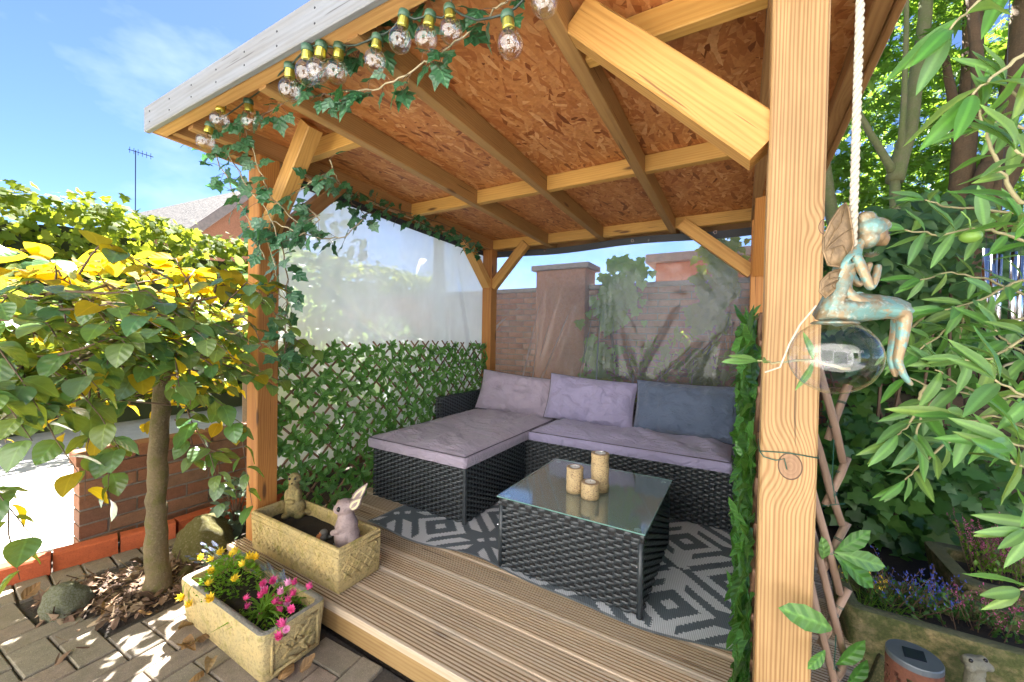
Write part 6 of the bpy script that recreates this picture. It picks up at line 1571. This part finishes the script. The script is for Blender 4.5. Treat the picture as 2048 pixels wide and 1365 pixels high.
# willow trellis end standing past the near post
te = thing('willow_trellis', 'bare end of a willow trellis tied with green wire beside near post', 'trellis', (.14,.9,.0)); random.seed(9)
DT = .95
for a, b_ in (((1618,655),(1686,925)), ((1694,915),(1650,1010)), ((1612,820),(1684,1050)), ((1694,1045),(1640,1150)), ((1600,880),(1680,1188)), ((1696,1178),(1640,1290)), ((1606,1000),(1690,1318)), ((1694,1312),(1650,1400)), ((1612,1130),(1690,1450)), ((1696,770),(1655,880))):
    A_ = ond(*a, DT+(.018 if a[0] > b_[0] else 0)); B_ = ond(*b_, DT+(.018 if a[0] > b_[0] else 0)); q = MB(); q.tube([A_, A_.lerp(B_,.35)+rv(.0025), A_.lerp(B_,.7)+rv(.0025), B_], [.0092,.0084,.0088,.0080], 9); st2 = q.build('stick', MAT['willow_pale'], te, True)
    d = (B_-A_).normalized(); c_ = A_.lerp(B_, .72 if a[0] < b_[0] else .3); q = MB(); x_ = d.cross(CF).normalized(); y_ = d.cross(x_)
    q.tube([c_+x_*(.0092*math.cos(k*.6))+y_*(.0092*math.sin(k*.6))+d*(k*.0003) for k in range(22)], .0009, 4); q.build('wire_tie', MAT['wire'], st2)
q = MB(); q.tube([ond(1668,880,DT*.985), ond(1664,960,DT*.98), ond(1672,1010,DT*.985)], .001, 4); q.tube([ond(1645,1012,DT*.98), ond(1690,1008,DT*.98)], .001, 4); q.tube([ond(1672,1270,DT*.98), ond(1668,1340,DT*.98)], .001, 4); q.build('wire', MAT['wire'], te)
q = MB(); q.tube([ond(1690,1440,DT), (ond(1690,1440,DT).x, ond(1690,1440,DT).y, -.02)], .0095, 8); q.build('stick', MAT['willow_pale'], te, True)
BIGL = [simple_leaf([(0,0),(.12,.06),(.35,.15),(.62,.19),(.84,.13),(1,0)], MAT['laurel'], .3, c_, .015, 'leaf') for c_ in (.1,.3)]
for (bx, by), (ex, ey) in (((1668,1104),(1745,1065)), ((1668,1105),(1780,1135)), ((1666,1108),(1758,1180)), ((1672,1115),(1700,1160)), ((1665,1258),(1572,1220)), ((1670,1330),(1735,1290)), ((1650,1300),(1620,1340)), ((1645,1120),(1650,1080)), ((1690,1370),(1740,1330))):
    A_ = ond(bx, by, DT*(.84 if ex < 1640 else .99)); B_ = ond(ex, ey, DT*(.82 if ex < 1640 else .96)); link('leaf', BIGL[0], te, frame(A_, B_-A_, -CF+Vector((0,0,.5))+rv(.3), (B_-A_).length))

# ------------------------------------------------------------------ olive tree (right foreground)
ol = thing('olive_tree', 'olive tree with long narrow leaves reaching in from the right', 'tree', (.98, .55, 0)); random.seed(13)
q = MB(); limb(q, [Vector((.98,.55,-.05)), Vector((.97,.56,.6)), Vector((.95,.55,1.2)), Vector((.93,.58,1.9))], .05, .03, 10); q.build('trunk', MAT['bark_brown'], ol, True)
OLV = [simple_leaf(OLIVE, MAT['olive'], f_, c_, .006, 'leaf') for f_, c_ in ((.4,.10),(.3,.22),(.5,-.08),(.35,.02))]; TO = []
def olive_branch(pts, size, depth, n_=None, tip=True, r0=.0032):
    P_ = [ond(x, y, depth+dz) for x, y, dz in pts]; fine = []
    for i in range(len(P_)-1):
        for k in range(5): fine.append(P_[i].lerp(P_[i+1], k/5)+rv(.002))
    fine.append(P_[-1]); q = MB(); m_ = len(fine); q.tube(fine, [r0*(1-.6*i/m_) for i in range(m_)], 6); q.build('branch', MAT['olive_twig'], ol, True)
    L_ = sum((fine[i+1]-fine[i]).length for i in range(m_-1)); n_ = n_ or max(3, int(L_/.030))
    for k in range(n_):
        s_ = (k+.6)/n_*(m_-1.01); i = int(s_); p = fine[i].lerp(fine[i+1], s_-i); d = (fine[i+1]-fine[i]).normalized(); up_ = Vector((0,0,1)) if k % 2 else CR*.4-CF
        sd_ = d.cross(up_).normalized()
        for sg in (1, -1):
            if random.random() < .12: continue
            dv = d*random.uniform(.3,.8)+sd_*sg*random.uniform(.7,1.)+Vector((0,0,-.12))+rv(.15); TO.append(frame(p, dv, -CF*.6+Vector((0,0,.8))+rv(.6), size*random.uniform(.75,1.2)))
    if tip:
        for k in range(3): TO.append(frame(fine[-1], (fine[-1]-fine[-3]).normalized()+rv(.35), -CF+Vector((0,0,.5))+rv(.4), size*random.uniform(.8,1.1)))
far, near = .80, .52
olive_branch([(2120,620,.05),(1990,650,.02),(1900,655,0),(1840,700,0)], .075, far)
olive_branch([(2120,700,.1),(2010,730,.05),(1950,790,0),(1850,770,0),(1780,740,.0)], .075, far, n_=3, tip=False)
olive_branch([(1850,770,.0),(1835,810,0),(1820,850,0),(1795,870,0)], .085, far)
olive_branch([(1880,790,.0),(1840,835,0),(1832,880,0)], .085, far)
olive_branch([(2000,690,.05),(1935,610,.03),(1920,680,0)], .080, far)
olive_branch([(1925,850,.05),(1985,830,0),(2060,860,.0)], .08, far, n_=3)
olive_branch([(2150,520,0),(2020,470,0),(1960,455,0),(1880,470,0),(1810,460,0)], .070, .72)
olive_branch([(2140,600,0),(2040,560,0),(1960,600,0),(1890,620,0)], .070, .78)
olive_branch([(2130,420,0),(2040,405,0),(2000,340,0),(1975,270,0),(1960,220,0)], .062, near)
olive_branch([(2150,230,0),(2060,220,0),(2010,170,0)], .07, near)
olive_branch([(2160,360,0),(2080,330,0),(2030,300,0)], .07, .48)
olive_branch([(2200,40,0),(2060,100,0),(1990,150,0),(1945,190,0)], .085, .50, n_=2)
olive_branch([(2160,-60,0),(2020,-40,0),(1960,0,0),(1900,60,0)], .085, .52, n_=2)
olive_branch([(2140,820,0),(2060,850,0),(2000,850,0),(1930,840,0)], .085, .60)
olive_branch([(2150,980,0),(2080,950,0),(2020,920,0)], .085, .55)
olive_branch([(2150,900,0),(2090,905,0),(2020,885,0)], .085, .56)
olive_branch([(2160,1060,0),(2100,1050,0),(2050,1060,0)], .07, .6); olive_branch([(2160,1180,0),(2100,1170,0),(2040,1180,0)], .07, .6, n_=2)
olive_branch([(2150,760,0),(2080,720,0),(2020,690,0),(1990,660,0)], .072, .74)
olive_branch([(2150,560,0),(2080,500,0),(2040,440,0)], .07, .6)
olive_branch([(2150,330,0),(2080,270,0),(2010,240,0),(1950,260,0)], .06, .66)
olive_branch([(2150,480,0),(2060,430,0),(1990,420,0),(1900,415,0),(1850,400,0)], .065, .76)
olive_branch([(2150,560,0),(2050,590,0),(1980,560,0),(1900,545,0),(1840,560,0)], .065, .82)
olive_branch([(2150,660,0),(2060,670,0),(1980,720,0),(1930,720,0)], .075, .7)
olive_branch([(2150,780,0),(2050,790,0),(1980,800,0),(1920,770,0),(1870,740,0)], .075, .72)
olive_branch([(2160,880,0),(2060,800,0),(1990,760,0)], .08, .58)
olive_branch([(1990,860,0),(1900,880,0),(1840,930,0),(1810,960,0)], .075, .85)
olive_branch([(1860,620,0),(1820,660,0),(1800,690,0)], .07, .86)
olive_branch([(1700,740,-.12),(1620,720,-.12),(1545,726,-.12),(1515,722,-.12)], .058, .86, n_=2)
for k in range(9):                                       # hidden stretches joining the branches to the trunk
    a = random.choice([(2140,420,.55),(2150,760,.74),(2150,980,.56),(2160,360,.5),(2150,520,.72)]); q = MB(); limb(q, [Vector((.955,.56,random.uniform(1.0,1.7))), ond(*a)], .008, .004, 5); q.build('branch', MAT['olive_twig'], ol, True)
leafset(ol, TO, OLV, MAT['olive'], 300)
MAT['fruit'] = plain('green_olive', (.20,.36,.06), .35, var=.1)
of = ond(1941, 473, .7); q = MB(); q.ell(of, (.0145,.0145,.012), 16, 12); o = q.build('fruit', MAT['fruit'], ol, True); q = MB(); q.tube([of+Vector((0,0,.011)), of+Vector((-.002,0,.03)), of+Vector((-.014,-.004,.045))], .0012, 5); q.build('stalk', MAT['fruit'], o)

# ------------------------------------------------------------------ hanging fairy on a glass ball
FD_ = .56; S = FD_/FPX; fc = ond(1690, 640, FD_)
fa = thing('fairy_ornament', 'verdigris fairy figure sitting on a clear glass ball hung by rope', 'ornament', fc)
RX_ = Vector((CR.x, CR.y, 0)).normalized(); FY_ = Vector((CF.x, CF.y, 0)).normalized()
def F(x, y, dz=0): return ond(x, y, FD_) + FY_*(dz*S)
def skin(name, verts, edges, mat, sub=2):
    me = bpy.data.meshes.new(name); off = wloc(fa); me.from_pydata([tuple(v[0]-off) for v in verts], edges, []); me.materials.append(mat)
    o = bpy.data.objects.new(name, me); COL.objects.link(o); o.parent = fa; md = o.modifiers.new('skin', 'SKIN'); md.use_smooth_shade = True
    if not me.skin_vertices: 
        bm_ = bmesh.new(); bm_.from_mesh(me); bm_.verts.layers.skin.verify(); bm_.to_mesh(me); bm_.free()
    for i, v in enumerate(verts):
        sv = me.skin_vertices[0].data[i]; r_ = v[1]*S; sv.radius = (r_, r_)
        sv.use_root = (i == 0)
    sm_ = o.modifiers.new('sub', 'SUBSURF'); sm_.levels = sub; sm_.render_levels = sub; return o
body = [(F(1668,606),26), (F(1676,575),18), (F(1688,540),20), (F(1702,508),18), (F(1716,492),9), (F(1730,478),9),
        (F(1700,512,-12),10), (F(1706,545,-22),9), (F(1720,582,-24),8), (F(1734,556,-20),7), (F(1744,532,-14),6),
        (F(1702,510,14),10), (F(1722,548,24),9), (F(1738,570,22),8), (F(1746,545,16),7), (F(1750,522,10),6),
        (F(1700,612,-12),20), (F(1750,618,-16),17), (F(1794,628,-16),14), (F(1790,680,-14),10), (F(1783,722,-12),8), (F(1795,750,-12),6.5), (F(1812,770,-12),4),
        (F(1702,606,12),20), (F(1760,604,16),17), (F(1816,604,16),13), (F(1806,660,14),10), (F(1792,715,10),8), (F(1794,738,8),6.5), (F(1800,756,8),4)]
ed_ = [(0,1),(1,2),(2,3),(3,4),(4,5),(3,6),(6,7),(7,8),(8,9),(9,10),(3,11),(11,12),(12,13),(13,14),(14,15),(0,16),(16,17),(17,18),(18,19),(19,20),(20,21),(21,22),(0,23),(23,24),(24,25),(25,26),(26,27),(27,28),(28,29)]
def patina_body():
    t = NT('verdigris_and_bronze_figure'); o = t.obj(); a = t.noise(o, 60, 5, .65); b_ = t.noise(o, 170, 3)
    bz = t.mix(b_, (.27,.18,.09), (.38,.28,.16)); vg = t.mix(a, (.09,.24,.23), (.22,.38,.34))
    col = t.mix(t.n('MapRange', {0: a, 1: .46, 2: .56}).outputs[0], bz, vg)
    return t.done(t.pbsdf(col, .4, t.bump(b_, .4, .002), Metallic=.3))
skin('figure', body, ed_, patina_body(), 2)
RzC = Matrix((RX_, FY_, Vector((0,0,1)))).transposed()
# head with face, hair and bun
def FE(name, els, mat, vox=.0016, it=3, parent=None): return blob(name, els, mat, parent or fa, vox, it)
hd = FE('head', [(F(1750,468), (21*S,19*S,24*S), RzC), (F(1762,478), (14*S,14*S,15*S), RzC), (F(1773,474), (4*S,3.4*S,5*S), RzC), (F(1768,487), (7*S,7*S,6*S), RzC)], MAT['bronze'])
FE('hair', [(F(1742,458), (27*S,23*S,24*S), RzC @ Matrix.Rotation(R(20),3,'Y')), (F(1735,478), (17*S,21*S,20*S), RzC), (F(1757,450), (22*S,20*S,12*S), RzC @ Matrix.Rotation(R(25),3,'Y')), (F(1733,434), (17*S,14*S,11*S), RzC), (F(1728,440), (12*S,13*S,11*S), RzC)], MAT['verdigris'], .0018, 2)
for dz in (-13, 13): q = MB(); q.ell(F(1766,470,dz), (2.2*S,1.8*S,2.4*S), 8, 6, RzC); q.build('eye', MAT['steel_black'], hd, True)
q = MB(); q.tube([F(1767,486,-6), F(1774,486,0), F(1767,486,6)], 1.2*S, 5); q.build('mouth', MAT['bronze'], hd, True)
# dress over the lap with folds
q = MB(); vs = []; n_, m_ = 22, 14
spine = [(1650,560,16,19),(1648,590,24,25),(1655,618,28,30),(1680,622,30,32),(1715,618,28,32),(1750,616,25,31),(1780,618,21,29),(1800,622,18,27)]
for i, (x, y, rv_, rd_) in enumerate([(1690,530,19,18),(1682,552,18,17),(1676,575,20,20)] + spine[2:]):
    tdir = Vector((1,0)) if i > 3 else (Vector((.35,-.94)) if i < 3 else Vector((.75,-.66))); nrm = Vector((-tdir.y, tdir.x))
    for k in range(n_):
        a = 6.2832*k/n_; fo = 1+.10*math.sin(a*6+i*.7)*(min(1, i/4)); v_ = rv_*fo*math.cos(a); d_ = rd_*fo*math.sin(a)
        vs.append(F(x, y) + RX_*(nrm.x*v_*S) + Vector((0,0,1))*(nrm.y*v_*S) + FY_*(d_*S))
L_ = len(vs)//n_; fs = []
for i in range(L_-1):
    for k in range(n_): fs.append((i*n_+k, i*n_+(k+1)%n_, (i+1)*n_+(k+1)%n_, (i+1)*n_+k))
q.add(vs, fs); q.build('dress', MAT['verdigris'], fa, True)
# wings
def wing(name, pts, dz, cup):
    q = MB(); c_ = Vector((sum(p[0] for p in pts)/len(pts), sum(p[1] for p in pts)/len(pts))); vs = []; n_ = len(pts)
    for s_ in (-1.2, 1.2):
        vs.append(F(c_.x, c_.y, dz+s_+cup)); vs += [F(c_.x+(x-c_.x)*.55, c_.y+(y-c_.y)*.55, dz+s_+cup*.6) for x, y in pts]; vs += [F(x, y, dz+s_) for x, y in pts]
    fs = []; o_ = 2*n_+1
    for k in range(n_):
        k2 = (k+1) % n_; fs += [(0,1+k2,1+k), (1+k,1+k2,1+n_+k2,1+n_+k), (o_,o_+1+k,o_+1+k2), (o_+1+k2,o_+1+k,o_+1+n_+k,o_+1+n_+k2), (1+n_+k,1+n_+k2,o_+1+n_+k2,o_+1+n_+k)]
    q.add(vs, fs); o = q.build(name, MAT['bronze'], fa, True)
    q = MB(); q.tube([F(x, y, dz) for x, y in pts+[pts[0]]], 2.2*S, 6); root_ = F(*pts[-1], dz-2)
    for k in range(1, n_-1, 2): q.tube([root_, F(c_.x, c_.y, dz+cup-2).lerp(F(*pts[k], dz-2),.4), F(*pts[k], dz-2)], 1.*S, 4)
    q.build('wing_vein', MAT['bronze'], o, True)
wing('wing', [(1641,476),(1655,446),(1672,420),(1684,409),(1690,420),(1697,460),(1700,490),(1692,520),(1672,536),(1650,532),(1640,505),(1690,525)][:-1], -8, 4)
wing('wing', [(1660,480),(1676,440),(1694,420),(1706,440),(1708,490),(1696,525),(1672,525)], 18, -4)
wing('wing', [(1672,540),(1650,548),(1634,565),(1632,585),(1642,597),(1662,580),(1678,556)], -10, 3)
# flower held to the face
q = MB()
for l in range(3):
    for k in range(10):
        a = 6.283*(k+.5*l)/10; d = RX_*math.cos(a)*.9 + FY_*math.sin(a)*.9 + Vector((0,0,.35+.35*l)); s_ = RX_*(-math.sin(a)) + FY_*math.cos(a); r_ = (17-3*l)*S; c0 = F(1742,516)
        q.add([c0, c0+d*r_*.6+s_*r_*.22, c0+d*r_, c0+d*r_*.6-s_*r_*.22], [(0,1,2,3)])
q.build('flower', MAT['verdigris'], fa)
# glass ball and rope
bc = F(1667, 714); q = MB(); prof = [(76*S*math.sin(math.pi*k/28), -74*S*math.cos(math.pi*k/28)) for k in range(29)]
q.lathe(bc, prof, 44); q.build('glass_ball', MAT['ball_glass'], fa, True)
q = MB(); q.lathe(bc+Vector((0,0,69*S)), [(0,3*S),(34*S,2*S),(40*S,-3*S),(30*S,-4*S),(0,-4*S)], 24); q.build('collar', MAT['verdigris'], fa, True)
rp = F(1706, 470); top_r = Vector((rp.x, rp.y, zroof(.75)+.0)); q = MB(); n_ = 240; hgt_ = top_r.z-rp.z
for s_ in range(3):
    q.tube([Vector((rp.x+.0026*math.cos(k*.65+s_*2.094), rp.y+.0026*math.sin(k*.65+s_*2.094), rp.z-.02+(hgt_+.02)*k/n_)) for k in range(n_+1)], .0030, 5)
q.build('rope', MAT['rope'], fa, True)
q = MB(); q.tube([top_r+Vector((0,0,.03)), top_r+Vector((0,0,-.005)), top_r+Vector((.006,0,-.012)), top_r+Vector((.008,0,-.002))], .0018, 6); q.build('hook', MAT['chrome'], fa)
q = MB(); w0 = F(1632, 612); q.tube([w0, F(1600,650), F(1578,690), F(1560,735), F(1530,745)], .0012, 5); q.build('wire', MAT['rope'], fa)

# wire tied round the near post
q = MB(); zt = 1.16-(912-690)/FPX*.93; pa = MB(); e = .002; cx0, cx1, cy0, cy1 = XR-e, XR+PW+e, YF-e, YF+PW+e
z0 = ony(1560, 905, YF).z
pa.tube([(cx0,cy1,z0),(cx0,cy0,z0-.003),((cx0+cx1)/2,cy0-.001,z0+.002),(cx1,cy0,z0-.001),(cx1,cy1,z0),(cx0,cy1,z0)], .0012, 5)
pa.tube([(cx0,cy0,z0-.003),(cx0+.008,cy0-.002,z0-.014),(cx0+.03,cy0-.001,z0-.018),(cx0+.045,cy0-.001,z0-.012),(cx0+.05,cy0-.001,z0-.034)], .0012, 5)
wt = pa.build('tie_wire', MAT['wire'], None, True, loc=(XR, YF, z0)); tag(wt, 'thin green wire wrapped round the near post at its knot', 'wire')
